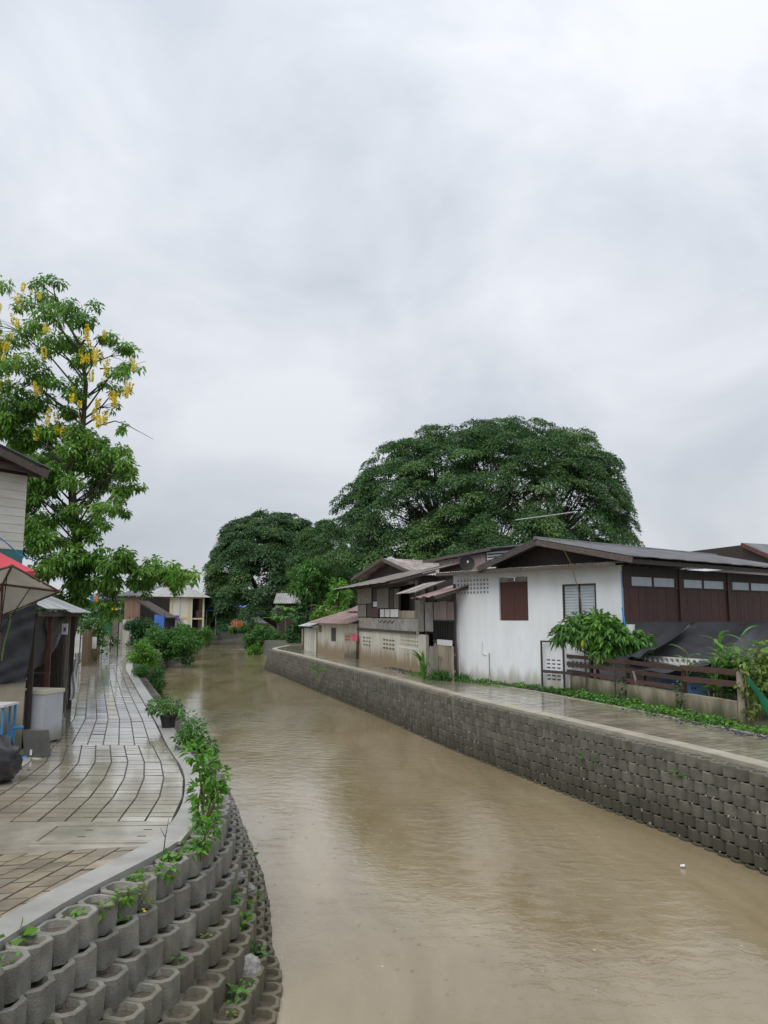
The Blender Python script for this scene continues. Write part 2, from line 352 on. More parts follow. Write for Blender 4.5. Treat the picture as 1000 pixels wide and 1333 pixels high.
# ------------------------------------------------------------------ the setting: ground, water, banks, paths
def chaikin(p, k=2):
    for _ in range(k):
        q = [p[0]]
        for a, b in zip(p[:-1], p[1:]):
            q += [(a[0]*.75+b[0]*.25, a[1]*.75+b[1]*.25), (a[0]*.25+b[0]*.75, a[1]*.25+b[1]*.75)]
        p = q + [p[-1]]
    return p
def offset(p, d):                         # positive d = to the right of travel
    out = []
    for i in range(len(p)):
        a = p[max(i-1, 0)]; b = p[min(i+1, len(p)-1)]
        tx, ty = b[0]-a[0], b[1]-a[1]; L = math.hypot(tx, ty)
        out.append((p[i][0]+ty/L*d, p[i][1]-tx/L*d))
    return out
def offset_fn(p, fn):
    out = []
    for i in range(len(p)):
        a = p[max(i-1, 0)]; b = p[min(i+1, len(p)-1)]
        tx, ty = b[0]-a[0], b[1]-a[1]; L = math.hypot(tx, ty); d = fn(p[i][1])
        out.append((p[i][0]+ty/L*d, p[i][1]-tx/L*d))
    return out
def resample(p, step, start=0.0):
    out = []; pos = start; acc = 0.0
    for a, b in zip(p[:-1], p[1:]):
        L = math.hypot(b[0]-a[0], b[1]-a[1])
        while pos <= acc + L:
            t = (pos-acc)/L; out.append((a[0]+(b[0]-a[0])*t, a[1]+(b[1]-a[1])*t, math.atan2(b[1]-a[1], b[0]-a[0]))); pos += step
        acc += L
    return out
LEFT = chaikin([(-4.2,-6),(-3.75,2),(-3.32,5.2),(-3.09,6.58),(-2.88,7.61),(-2.59,8.5),(-2.36,9.33),(-2.40,10.55),(-2.68,12.0),(-3.13,13.61),(-3.91,15.5),
                (-5.26,19.3),(-6.87,23.5),(-10.4,33),(-12.8,39.5),(-14.7,46),(-16.7,53.8),(-17.6,60)], 2)
RIGHT = chaikin([(11.2,-6),(8.6,6.5),(7.35,11),(6.57,13.6),(6.0,15.5),(5.16,17.7),(4.05,20.8),(2.46,25.2),(0,33.6),(-2.4,40.7),(-4.7,48),(-6.9,55),
                 (-8.3,58.6),(-8.8,61.2),(-8.5,64),(-8.3,67)], 2)
LEFT_FAR = [(-17.9,66),(-18.2,73),(-20.5,79),(-26.5,100),(-27.6,114),(-27.0,147),(-15,172),(40,195)]
RIGHT_FAR = [(-9.5,72),(-11.3,79),(-16.2,93),(-17,98),(-12,112),(40,150)]
bm = bmesh.new()
def land(pts, xo):
    vs_ = [(bm.verts.new((x, y, -0.06)), bm.verts.new((xo, y, -0.06))) for x, y in pts]
    for (a, b_), (c, d) in zip(vs_[:-1], vs_[1:]): bm.faces.new((a, b_, d, c) if xo > 0 else (b_, a, c, d))
land([(-12,-60)] + LEFT + LEFT_FAR, -900)
land([(16,-60)] + RIGHT + RIGHT_FAR, 900)
land([(40,150),(40,195)], 900)
land([(-900,195),(-900,1400)], 900)
me = bpy.data.meshes.new('ground'); bm.to_mesh(me); bm.free(); me.materials.append(M['ground'])
tag(link('ground', me), kind='structure')

def bank(name, line, side, z0, z1, run, m):
    a = line; b = offset(line, side*run); mb = MB()
    for i in range(len(a)-1):
        mb.add([(a[i][0],a[i][1],z0),(a[i+1][0],a[i+1][1],z0),(b[i+1][0],b[i+1][1],z1),(b[i][0],b[i][1],z1)], [(0,1,2,3)])
    return tag(mb.build(name, m), kind='structure')
bank('left_bank', LEFT, 1, -0.06, -2.2, 0.75, M['soil'])
bank('right_bank', RIGHT, -1, -0.06, -2.2, 0.30, M['soil'])
M['bank_stone'] = mat('bank_stone', (0.11, 0.105, 0.09), (0.055, 0.065, 0.04), 2.5, 0.8, 0.8, 9)
bank('far_left_bank', [LEFT[-1]] + LEFT_FAR, 1, -0.06, -2.2, 0.5, M['bank_stone'])
bank('far_right_bank', [RIGHT[-1]] + RIGHT_FAR, -1, -0.06, -2.2, 0.7, M['bank_stone'])

# muddy, rain-pocked water
wm = bpy.data.materials.new('muddy_water'); wm.use_nodes = True
n = wm.node_tree.nodes; l = wm.node_tree.links; b = n['Principled BSDF']
geo = n.new('ShaderNodeNewGeometry')
def noise(scale, st, detail=4, rough=0.55, dist=0.0):
    mp_ = n.new('ShaderNodeMapping'); mp_.inputs['Scale'].default_value = st; mp_.inputs['Rotation'].default_value = (0, 0, R(18))
    l.new(geo.outputs['Position'], mp_.inputs[0])
    t = n.new('ShaderNodeTexNoise'); t.inputs['Scale'].default_value = scale; t.inputs['Detail'].default_value = detail
    t.inputs['Roughness'].default_value = rough; t.inputs['Distortion'].default_value = dist
    l.new(mp_.outputs[0], t.inputs['Vector']); return t.outputs[0]
def math_(op, a, c, d=None):
    t = n.new('ShaderNodeMath'); t.operation = op
    for i, x in enumerate((a, c, d)):
        if x is None: continue
        if isinstance(x, (int, float)): t.inputs[i].default_value = x
        else: l.new(x, t.inputs[i])
    return t.outputs[0]
cr = n.new('ShaderNodeValToRGB'); cr.color_ramp.elements[0].position = 0.35; cr.color_ramp.elements[1].position = 0.7
cr.color_ramp.elements[0].color = (0.192, 0.148, 0.080, 1); cr.color_ramp.elements[1].color = (0.290, 0.235, 0.145, 1)
l.new(noise(0.5, (1.1, 0.30, 1), 5, 0.6, 0.8), cr.inputs[0]); 
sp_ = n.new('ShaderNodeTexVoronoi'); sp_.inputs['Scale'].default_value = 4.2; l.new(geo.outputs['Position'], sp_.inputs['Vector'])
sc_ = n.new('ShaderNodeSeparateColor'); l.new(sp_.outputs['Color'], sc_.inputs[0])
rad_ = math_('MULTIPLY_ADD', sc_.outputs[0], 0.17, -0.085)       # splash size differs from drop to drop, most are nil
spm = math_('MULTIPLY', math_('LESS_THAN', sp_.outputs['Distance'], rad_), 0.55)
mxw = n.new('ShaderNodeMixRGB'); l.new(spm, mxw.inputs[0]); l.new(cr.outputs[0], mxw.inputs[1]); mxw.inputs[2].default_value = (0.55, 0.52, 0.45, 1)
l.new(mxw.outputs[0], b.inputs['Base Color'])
b.inputs['IOR'].default_value = 1.47; b.inputs['Specular IOR Level'].default_value = 0.8
patch = noise(0.16, (1.2, 0.7, 1), 3)
mrr = n.new('ShaderNodeMapRange'); mrr.inputs[1].default_value = 0.4; mrr.inputs[2].default_value = 0.62
mrr.inputs[3].default_value = 0.03; mrr.inputs[4].default_value = 0.10
l.new(patch, mrr.inputs[0]); l.new(mrr.outputs[0], b.inputs['Roughness'])
amp = n.new('ShaderNodeMapRange'); amp.inputs[1].default_value = 0.42; amp.inputs[2].default_value = 0.6
amp.inputs[3].default_value = 0.25; amp.inputs[4].default_value = 1.5
l.new(patch, amp.inputs[0])
rip = math_('MULTIPLY', noise(2.6, (1.0, 1.35, 1), 5, 0.62, 0.6), amp.outputs[0])
h = math_('MULTIPLY_ADD', noise(9.0, (1, 1.2, 1), 3), 0.10, rip)
vo = n.new('ShaderNodeTexVoronoi'); vo.inputs['Scale'].default_value = 3.4; vo.feature = 'F1'
l.new(geo.outputs['Position'], vo.inputs['Vector'])
ringw = math_('SINE', math_('MULTIPLY', vo.outputs['Distance'], 60.0), 0)
fall = n.new('ShaderNodeMapRange'); fall.inputs[1].default_value = 0.04; fall.inputs[2].default_value = 0.17
fall.inputs[3].default_value = 1.0; fall.inputs[4].default_value = 0.0
l.new(vo.outputs['Distance'], fall.inputs[0])
h = math_('MULTIPLY_ADD', math_('MULTIPLY', ringw, fall.outputs[0]), 0.07, h)
bp = n.new('ShaderNodeBump'); bp.inputs['Strength'].default_value = 0.34; bp.inputs['Distance'].default_value = 0.05
l.new(h, bp.inputs['Height']); l.new(bp.outputs[0], b.inputs['Normal'])
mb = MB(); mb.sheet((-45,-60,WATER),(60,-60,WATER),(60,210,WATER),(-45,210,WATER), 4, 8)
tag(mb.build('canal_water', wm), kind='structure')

# ---- the honeycomb walls of hollow concrete planter blocks
def block_mesh(name, m, w=0.33, d=0.33, hh=0.215, cf=0.22, wall=0.042, soil=0.055):
    def octo(hw, hd, ch): return [(-hw+ch,-hd),(hw-ch,-hd),(hw,-hd+ch),(hw,hd-ch),(hw-ch,hd),(-hw+ch,hd),(-hw,hd-ch),(-hw,-hd+ch)]
    hw, hd = w/2, d/2; ch = w*cf; bv = 0.008
    rings = [(octo(hw,hd,ch), -hh), (octo(hw,hd,ch), -bv), (octo(hw-bv,hd-bv,ch), 0.0), (octo(hw-wall,hd-wall,ch-.012), 0.0), (octo(hw-wall-.012,hd-wall-.012,ch-.012), -soil)]
    mb = MB(); v = [(x, y, z) for r_, z in rings for x, y in r_]; f = []
    for k in range(4):
        for j in range(8): j2 = (j+1) % 8; f.append((k*8+j, k*8+j2, (k+1)*8+j2, (k+1)*8+j))
    mb.add(v, f); mb.add(v[32:40], [tuple(range(8))], 1); mb.add(v[0:8], [tuple(range(7,-1,-1))])
    return mb.mesh(name, [m, M['soil']])
def in_frame(p):
    x, y, z = p; z -= CAMH
    dz = y*math.cos(PITCH) + z*math.sin(PITCH)
    if dz < 0.5: return False
    return abs(x/dz) < 0.5 and abs((-y*math.sin(PITCH)+z*math.cos(PITCH))/dz) < 0.667
def block_wall(name, line, side, d0, step, rows, pitch, spacing, ztop, label, m_near, m_far, y0, y1, bw, bh_, cf=0.22, jt=1.0):
    root = thing(name, (*line[len(line)//3], WATER), label, 'wall'); org = Vector(root.location)
    me = block_mesh('planter_block', m_near, bw, bw, bh_, cf); alls = []
    for k in range(rows):
        ln = offset_fn(line, lambda y: side*(d0 + (step(y, k) if callable(step) else k*step)))
        for x, y, a in resample(ln, spacing, spacing*0.5*(k % 2)):
            if y0 < y < y1:
                alls.append((x + random.uniform(-.014,.014)*jt, y + random.uniform(-.014,.014)*jt, ztop - k*pitch + random.uniform(-.01,.01)*jt, a + random.uniform(-.07,.07)*jt, k))
    vis = sorted([q for q in alls if in_frame(q[:3]) and (q[1] > 0)], key=lambda q: q[0]**2 + q[1]**2 + (q[2]-CAMH)**2)
    near = vis[:300]; ns = set(map(id, near))
    for x, y, z, a, k in near:
        link('planter_block', me, root, Vector((x, y, z)) - org, (random.gauss(0,.03)*jt, random.gauss(0,.03)*jt, a))
    mb = MB()
    src = [tuple(v.co) for v in me.vertices]; fs = [tuple(p.vertices) for p in me.polygons]; mi = [p.material_index for p in me.polygons]
    for q in alls:
        if id(q) in ns: continue
        x, y, z, a, k = q; T = Matrix.Translation(Vector((x, y, z)) - org) @ Euler((random.gauss(0,.03)*jt, random.gauss(0,.03)*jt, a)).to_matrix().to_4x4()
        b0 = len(mb.v); mb.v += [tuple(T @ Vector(c)) for c in src]
        mb.f += [tuple(b0+i for i in q_) for q_ in fs]; mb.m += mi
    tag(mb.build('planter_blocks', [m_far, M['soil']], root), kind='stuff')
    return root, alls, org
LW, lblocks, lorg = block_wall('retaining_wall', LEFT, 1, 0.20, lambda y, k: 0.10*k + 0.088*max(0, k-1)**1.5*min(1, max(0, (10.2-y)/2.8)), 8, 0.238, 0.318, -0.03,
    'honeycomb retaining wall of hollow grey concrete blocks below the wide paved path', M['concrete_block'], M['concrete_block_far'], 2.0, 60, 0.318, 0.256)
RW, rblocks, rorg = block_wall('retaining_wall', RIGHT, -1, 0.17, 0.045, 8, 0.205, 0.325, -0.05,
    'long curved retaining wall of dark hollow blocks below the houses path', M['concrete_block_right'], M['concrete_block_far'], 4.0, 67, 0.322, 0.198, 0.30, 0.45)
# pale grit washed onto the ledges of the right wall
mb = MB()
for x, y, z, a, k in rblocks:
    if y > 42 or y < 9: continue
    for _ in range(random.choice((0, 0, 0, 0, 1, 2))):
        t = random.uniform(-.13, .13); dpt = random.uniform(.10, .16)
        c = Vector((x + math.cos(a)*t - math.sin(a)*dpt, y + math.sin(a)*t + math.cos(a)*dpt, z + .012)) - rorg
        s_ = random.uniform(.008, .026)
        T = Matrix.Translation(c) @ Euler((random.random()*3, random.random()*3, random.random()*3)).to_matrix().to_4x4()
        mb.box((-s_,-s_*.7,-s_*.4), (s_,s_*.7,s_*.4), 0, T)
tag(mb.build('debris', M['litter'], RW), kind='stuff')

# ---- paths: kerbs, mortar bed, pavers
def strip(name, line, d1, d2, z0, z1, m, y0, y1, kind='structure'):
    a = offset(line, d1); b_ = offset(line, d2); mb = MB()
    idx = [i for i in range(len(line)) if y0 <= line[i][1] <= y1]
    for i in idx[:-1]:
        p = [a[i], a[i+1], b_[i+1], b_[i]]
        v = [(x, y, z1) for x, y in p] + [(x, y, z0) for x, y in p]
        mb.add(v, [(0,1,2,3),(0,4,5,1),(2,6,7,3),(7,6,5,4)])
    return tag(mb.build(name, m), kind=kind)
strip('left_kerb', LEFT, 0.03, -0.29, -0.16, 0.018, M['kerb_left'], -5, 60)
strip('right_kerb', RIGHT, -0.04, 0.36, -0.2, 0.02, M['kerb_right'], -5, 67)

def xat(line, y):
    for p, q in zip(line[:-1], line[1:]):
        if p[1] <= y <= q[1]: return p[0] + (q[0]-p[0])*(y-p[1])/(q[1]-p[1])
    return line[-1][0]
LIN = offset(LEFT, -0.305); RIN = offset(RIGHT, 0.375)
def pave(root, secs, m_near, m_far, nlimit, name='paver'):
    pieces = []
    for (La, Ra, Lb, Rb, ns, rl, bond, mk) in secs:
        La, Ra, Lb, Rb = [Vector((*q, 0)) for q in (La, Ra, Lb, Rb)]
        nr = max(1, round(((La-Lb).length + (Ra-Rb).length)/2/rl))
        def B(u, v): return La*(1-u)*(1-v) + Ra*u*(1-v) + Rb*u*v + Lb*(1-u)*v
        W = ((La-Ra).length + (Lb-Rb).length)/2; Ln = ((La-Lb).length + (Ra-Rb).length)/2
        gu, gv = (0.008/W, 0.009/Ln) if bond else (0.008/W, 0.007/Ln)
        for i in range(ns):
            sh = 0.5 if (bond and i % 2) else 0.0
            for j in range(-1 if sh else 0, nr):
                v0, v1 = max(0, (j+sh)/nr), min(1, (j+1+sh)/nr)
                if v1 - v0 < 0.1/nr: continue
                u0, u1 = i/ns+gu, (i+1)/ns-gu
                dz = random.gauss(0, .0022)
                q = [B(u0, v0+gv), B(u1, v0+gv), B(u1, v1-gv), B(u0, v1-gv)]
                pieces.append((q, dz, mk))
    org = Vector(root.location)
    pieces.sort(key=lambda q: sum((p.length for p in q[0])) / 4 + (0 if in_frame(sum(q[0], Vector())/4) else 500))
    stuff = MB()
    for k, (q, dz, mk) in enumerate(pieces):
        c = sum(q, Vector())/4; e = 0.006
        tx = random.gauss(0, .004); ty = random.gauss(0, .004)
        top = [p + (c-p).normalized()*e + Vector((0,0,dz + (p-c).x*tx + (p-c).y*ty)) for p in q]
        low = [p + Vector((0,0,-.012+dz)) for p in q]; bot = [p + Vector((0,0,-.045)) for p in q]
        fs = [(0,1,2,3)] + [(4+i, 4+(i+1) % 4, (i+1) % 4, i) for i in range(4)] + [(8+i, 8+(i+1) % 4, 4+(i+1) % 4, 4+i) for i in range(4)]
        if k < nlimit:
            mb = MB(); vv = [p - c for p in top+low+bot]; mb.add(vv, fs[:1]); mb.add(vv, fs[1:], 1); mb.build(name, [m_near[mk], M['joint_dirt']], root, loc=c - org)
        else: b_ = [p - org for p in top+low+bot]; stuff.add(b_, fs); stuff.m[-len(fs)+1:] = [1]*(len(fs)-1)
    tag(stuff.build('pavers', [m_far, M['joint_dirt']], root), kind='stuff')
# the wide left path: stations (left edge, right edge)
def LR(y): return (xat(LIN, y), y)
st = [((-6.6,3.0), LR(3.2)), ((-5.6,8.55), LR(9.15)), ((-5.75,10.15), LR(10.2)), ((-5.9,11.5), LR(11.5)), ((-6.08,12.8), LR(12.8)), ((-6.3,14.1), LR(14.15)), ((-6.95,16.0), LR(15.9)), ((-8.1,19.9), LR(19.8)),
      ((-10.2,25.5), LR(25.2)), ((-13.2,33.6), LR(33.2)), ((-15.5,39.6), LR(39.2)), ((-19.6,53.8), LR(53)), ((-21.8,60), (-19.2,60.0)), ((-24.3,71), (-22.8,71))]
lp = empty('left_path', (st[5][1][0], st[5][1][1], 0)); tag(lp, kind='structure')
mb = MB(); o3 = Vector(lp.location)
for (a0, b0), (a1, b1) in zip(st[:-1], st[1:]):
    mb.add([Vector((*q, -0.02)) - o3 for q in (a0, b0, b1, a1)], [(0,1,2,3)])
mb.build('mortar_bed', M['mortar'], lp)
secs = []
for i, (s0, s1) in enumerate(zip(st[:-1], st[1:])):
    if i == 1: continue
    secs.append((s0[0], s0[1], s1[0], s1[1], (12 if i == 0 else 9 if i < 6 else 8 if i < 10 else 5), (0.31 if i == 0 else 0.215), i == 0, 0 if i in (0,) else 1))
pave(lp, secs, [M['paver'], M['paver_grey']], M['paver_far'], 300)
# concrete apron with an inspection cover between the two paved stretches
mb = MB(); q = [Vector((*p, 0.0)) for p in (st[1][0], st[1][1], st[2][1], st[2][0])]
mb.prism([p - o3 for p in q], 0.05); mb.build('apron', M['apron'], lp)
mc = thing('inspection_cover', G(150, 1086, 0.004), 'rectangular concrete inspection cover with four lifting slots set in the path', 'manhole cover', R(2))
mb = MB(); mb.box((-0.78,-0.30,-0.02),(0.78,0.30,0.012)); mb.build('slab', M['apron'], mc)
mb = MB()
for a, c in ((((-0.86,-0.38)),(0.86,-0.33)),((-0.86,0.33),(0.86,0.38)),((-0.86,-0.329),(-0.81,0.329)),((0.81,-0.329),(0.86,0.329))): mb.box((*a,-0.02),(*c,0.016))
mb.build('frame', M['apron'], mc)
for x in (-.35, .35):
    for y in (-.14, .14):
        mb = MB(); mb.box((x-.05,y-.012,0.012),(x+.05,y+.012,0.0135)); mb.build('lifting_slot', M['interior'], mc)
# edge line on the house side of the left path
mb = MB(); eds = [s[0] for s in st]
for p, q in zip(eds[:-1], eds[1:]):
    v = [(p[0],p[1]),(q[0],q[1]),(q[0]-.14,q[1]),(p[0]-.14,p[1])]
    mb.add([(x,y,.012) for x,y in v]+[(x,y,-.1) for x,y in v], [(3,2,1,0),(0,1,5,4),(2,3,7,6)])
tag(mb.build('left_path_edge', M['concrete_pale']), kind='structure')

# the right path
RO = [(9.9,6.5),(8.95,13.0),(8.22,16.94),(7.52,19.32),(6.58,22.49),(5.1,26.94),(2.95,31.7),(1.47,37.3),(0,42.7),(-1.95,48.9),(-5,56),(-6,59.8),(-6.6,67)]
rp_ = empty('right_path', (5.5, 20, 0)); tag(rp_, kind='structure')
ys = [7,13.2,17,19.5,22.5,26.9,31.7,37.3,42.7,48.9,55,60,66]
st2 = [((xat(RIN, y-0.9), y-0.9), (xat(RO, y), y)) for y in ys]
mb = MB(); o4 = Vector(rp_.location)
for (a0, b0), (a1, b1) in zip(st2[:-1], st2[1:]):
    mb.add([Vector((*q, -0.02)) - o4 for q in (a0, b0, b1, a1)], [(0,1,2,3)])
mb.build('mortar_bed', M['mortar'], rp_)
pave(rp_, [(a[0], a[1], c[0], c[1], 5, 0.25, False, 0) for a, c in zip(st2[:-1], st2[1:])], [M['paver_right']], M['paver_far'], 300)
mb = MB()
for p, q in zip(RO[:-1], RO[1:]):
    v = [(p[0],p[1]),(q[0],q[1]),(q[0]+.13,q[1]+.03),(p[0]+.13,p[1]+.03)]
    mb.add([(x,y,.014) for x,y in v]+[(x,y,-.1) for x,y in v], [(0,1,2,3),(4,5,1,0),(6,7,3,2)])
tag(mb.build('right_path_edge', M['kerb_right']), kind='structure')
# ------------------------------------------------------------------ vegetation helpers
def leaf_mesh(name, P, D, N, L, W, mats, fold=0.12, curl=0.15, mid=0.45):
    n_ = len(P)
    D = D/np.linalg.norm(D, axis=1, keepdims=True)
    S = np.cross(D, N); S /= (np.linalg.norm(S, axis=1, keepdims=True)+1e-9); N = np.cross(S, D)
    L = L[:, None]; W = W[:, None]
    V = np.empty((n_, 4, 3))
    V[:,0] = P; V[:,1] = P + D*L*mid + S*W*.5 + N*W*fold; V[:,3] = P + D*L*mid - S*W*.5 + N*W*fold
    V[:,2] = P + D*L; V[:,2,2] -= L[:,0]*curl
    me = bpy.data.meshes.new(name); me.vertices.add(n_*4); me.vertices.foreach_set('co', V.ravel())
    b0 = np.arange(n_)*4
    idx = np.stack([b0, b0+1, b0+2, b0, b0+2, b0+3], 1).ravel()
    me.loops.add(n_*6); me.loops.foreach_set('vertex_index', idx.astype(np.int32))
    me.polygons.add(n_*2); me.polygons.foreach_set('loop_start', (np.arange(n_*2)*3).astype(np.int32))
    me.update(calc_edges=True); me.materials.append(mats); return me
def cloud(blobs, per, L, W, droop=0.25, shell=0.55, jit=0.7):
    """leaves spread through ellipsoid blobs: (centre, radii); per = leaves per square metre of blob surface"""
    Ps, Ds, Ns = [], [], []
    for c, r_ in blobs:
        r_ = np.array(r_, float); area = 4*math.pi*((r_[0]*r_[1])**1.6/3 + (r_[0]*r_[2])**1.6/3 + (r_[1]*r_[2])**1.6/3)**(1/1.6)
        n_ = max(12, int(area*per)); d = rng.normal(size=(n_,3)); d /= np.linalg.norm(d, axis=1, keepdims=True)
        rad = shell + (1-shell)*rng.random(n_)**0.6; rad *= 1 + 0.16*np.sin(d[:,0]*5+c[0])*np.sin(d[:,1]*4+c[1]*2)*np.cos(d[:,2]*5)
        Ps.append(np.array(c) + d*r_*rad[:,None]); dd = d + rng.normal(scale=jit, size=(n_,3)); dd[:,2] -= droop; Ds.append(dd)
        nn = d*0.4 + rng.normal(scale=0.45, size=(n_,3)); nn[:,2] += 0.9; Ns.append(nn)
    P = np.concatenate(Ps); D = np.concatenate(Ds); N = np.concatenate(Ns); n_ = len(P)
    return P, D, N, L*(0.65+0.7*rng.random(n_)), W*(0.65+0.7*rng.random(n_))
def stems(root, pts, base, r0, m, name='stem', n=5):
    mb = MB()
    for p in pts:
        p = Vector(p); b0 = Vector(base) + Vector((random.gauss(0,.03), random.gauss(0,.03), 0))
        mid = b0.lerp(p, .55) + Vector((random.gauss(0,.05), random.gauss(0,.05), (p-b0).length*.08))
        mb.tube([b0, mid, p], [r0, r0*.7, r0*.3], n)
    return mb.build(name, m, root)
def bush(name, base, blobs, label, cat, m, L=0.14, W=0.07, per=120, group=None, stem_r=0.02, droop=0.25, shell=0.45):
    """blobs in metres relative to base"""
    t = thing(name, base, label, cat, group=group)
    stem_to = blobs; fine = []
    for c_, r_ in blobs:                  # break big lobes into smaller sprays for a ragged outline
        if min(r_) > 0.22:
            fine.append((c_, tuple(x*.72 for x in r_)))
            for _ in range(4):
                fine.append((np.array(c_) + np.clip(rng.normal(scale=.55, size=3), -.95, .95)*np.array(r_), tuple(x*(.3+.25*rng.random()) for x in r_)))
        else: fine.append((c_, r_))
    blobs = fine
    c = cloud(blobs, per, L, W, droop, shell)
    link('foliage', leaf_mesh('foliage', *c, M[m]), t)
    stems(t, [(b_[0][0], b_[0][1], b_[0][2]+b_[1][2]*.3) for b_ in stem_to], (0,0,-.05), stem_r, M['stem'])
    return t
def blades(n_, r_, h0, h1, w, lean=0.5):
    P = np.c_[rng.normal(scale=r_, size=(n_,2)), np.zeros(n_)]; D = np.c_[rng.normal(scale=lean, size=(n_,2)), np.ones(n_)]
    N = rng.normal(size=(n_,3)); L = h0 + (h1-h0)*rng.random(n_)
    return P, D, N, L, np.full(n_, w)

# ------------------------------------------------------------------ rain trees behind the houses
def rain_tree(base, lobes, fy, label, m, seed, leaf=0.25, dens=1.45, padr=(1.1, 2.3)):
    """lobes: (px centre, py centre, half width px, half height px, depth metres, dy) placed fy metres away"""
    global rng
    rng = np.random.default_rng(seed); random.seed(seed)
    t = thing('rain_tree', base, label, 'tree'); B = Vector(base)
    Ls = []
    for px, py, hw, hh, dp, dy in lobes:
        c = A(px, py, fy+dy); k = (fy+dy)/1000
        Ls.append((np.array(c - B), np.array((hw*k, dp, hh*k))))
    Ps, Ds, Ns, Lh, Wd = [], [], [], [], []
    tips = []
    for c, r_ in Ls:
        n_p = int(2*math.pi*(r_[0]*r_[1]+r_[0]*r_[2]+r_[1]*r_[2])/3/2.2*dens)
        for _ in range(n_p):
            d = rng.normal(size=3); d /= np.linalg.norm(d)
            if d[2] < -0.45: continue
            inner = rng.random() < 0.25
            p = c + d*r_*((0.55+0.3*rng.random()) if inner else (0.9+0.16*rng.random()))
            if any(np.sum(((p-c2)/r2)**2) < 0.55 for c2, r2 in Ls if c2 is not c): continue
            nrm = d/r_; nrm /= np.linalg.norm(nrm)
            up = nrm*0.55 + np.array((0,0,0.85)) + rng.normal(scale=.12, size=3); up /= np.linalg.norm(up)
            e1 = np.cross(up, (0.3,0.9,0.1)); e1 /= np.linalg.norm(e1); e2 = np.cross(up, e1)
            R0 = padr[0]+(padr[1]-padr[0])*rng.random(); n_l = int(R0*R0*125)
            # each pad is made of smaller sprays so that its rim is ragged
            sub = 4 + int(rng.random()*4); sa = rng.random(sub)*6.28; sr = R0*0.6*np.sqrt(rng.random(sub))
            k = rng.integers(0, sub, n_l); rr = R0*0.55*np.sqrt(rng.random(n_l)); aa = rng.random(n_l)*6.28
            x = sr[k]*np.cos(sa[k]) + rr*np.cos(aa); y = sr[k]*np.sin(sa[k]) + rr*np.sin(aa)
            q = np.sqrt(x*x+y*y)/R0
            z = 0.30*R0*(1-q*q) - 0.22*R0*(rr/(R0*.55))**2 + rng.normal(scale=.07, size=n_l)
            P = p + x[:,None]*e1 + y[:,None]*e2 + z[:,None]*up
            D = (x[:,None]*e1 + y[:,None]*e2)/R0*0.7 + (np.cos(aa)[:,None]*e1 + np.sin(aa)[:,None]*e2)*0.8 + rng.normal(scale=.45, size=(n_l,3)); D[:,2] -= 0.25
            Nn = up + rng.normal(scale=.4, size=(n_l,3))
            Ps.append(P); Ds.append(D); Ns.append(Nn); Lh.append(leaf*(.6+.8*rng.random(n_l))); Wd.append(leaf*.5*(.6+.8*rng.random(n_l)))
            tips.append(p)
    pick = rng.random(len(Ps)) < 0.24      # fresher sprays among the darker ones
    for flag, mm in ((False, m), (True, 'leaf_rain_light')):
        ii = [i for i in range(len(Ps)) if bool(pick[i]) == flag]
        link('crown', leaf_mesh('crown', *[np.concatenate([a_[i] for i in ii]) for a_ in (Ps, Ds, Ns, Lh, Wd)], M[mm]), t)
    mb = MB(); mc_ = np.mean([c for c, r_ in Ls], axis=0); hub = Vector((mc_[0], mc_[1], max(2.5, mc_[2]*0.42)))
    mb.tube([(0,0,-.1),(hub.x*.3,hub.y*.3,hub.z*.5),hub], [1.1,.8,.75], 10); mb.build('trunk', M['bark'], t)
    rng.shuffle(tips); mains = []
    for i in range(9):
        tip = Vector(tips[i]); mid = hub.lerp(tip, .55) + Vector((0,0,-0.12*(tip-hub).length*.3)); mb = MB()
        mb.tube([hub, hub.lerp(mid, .5)+Vector((0,0,.4)), mid, tip], [.5,.36,.24,.06], 7); mains.append(mid)
        mb.build('limb', M['bark'], t)
    mb = MB()
    for tip in tips[9:200]:
        tip = Vector(tip); m0 = min(mains, key=lambda q: (q-tip).length)
        mb.tube([m0, m0.lerp(tip, .5)+Vector((random.gauss(0,.4), random.gauss(0,.4), -.3)), tip], [.13,.08,.03], 4, cap=False)
    tag(mb.build('branches', M['bark'], t), kind='stuff')
    return t
rain_tree((12, 86, -0.06), [(676,692,124,138,14,0), (612,692,110,137,13,0), (548,700,100,124,12,0), (475,735,55,92,8,-2), (740,650,62,84,9,2), (762,720,46,68,8,0), (620,730,90,70,6,-10), (530,745,70,55,5,-7)],
          84, 'huge dark green rain tree with a wide domed crown behind the white house', 'leaf_rain', 11)
rain_tree((-15, 118, -0.06), [(352,748,74,80,8.5,0), (322,762,46,64,6,-2), (385,745,50,64,7,0), (345,785,66,44,5,-6), (312,790,34,36,4,-5)],
          116, 'smaller rounded rain tree standing alone beyond the canal bend', 'leaf_rain_far', 12, leaf=0.34, padr=(1.1, 2.0), dens=1.8)
rain_tree((-8, 108, -0.06), [(420,742,36,60,5,0), (440,770,30,50,5,-4)],
          106, 'narrow dark rain tree filling the gap between the two larger crowns', 'leaf_rain', 13, leaf=0.34, padr=(1.1, 1.9), dens=1.8)

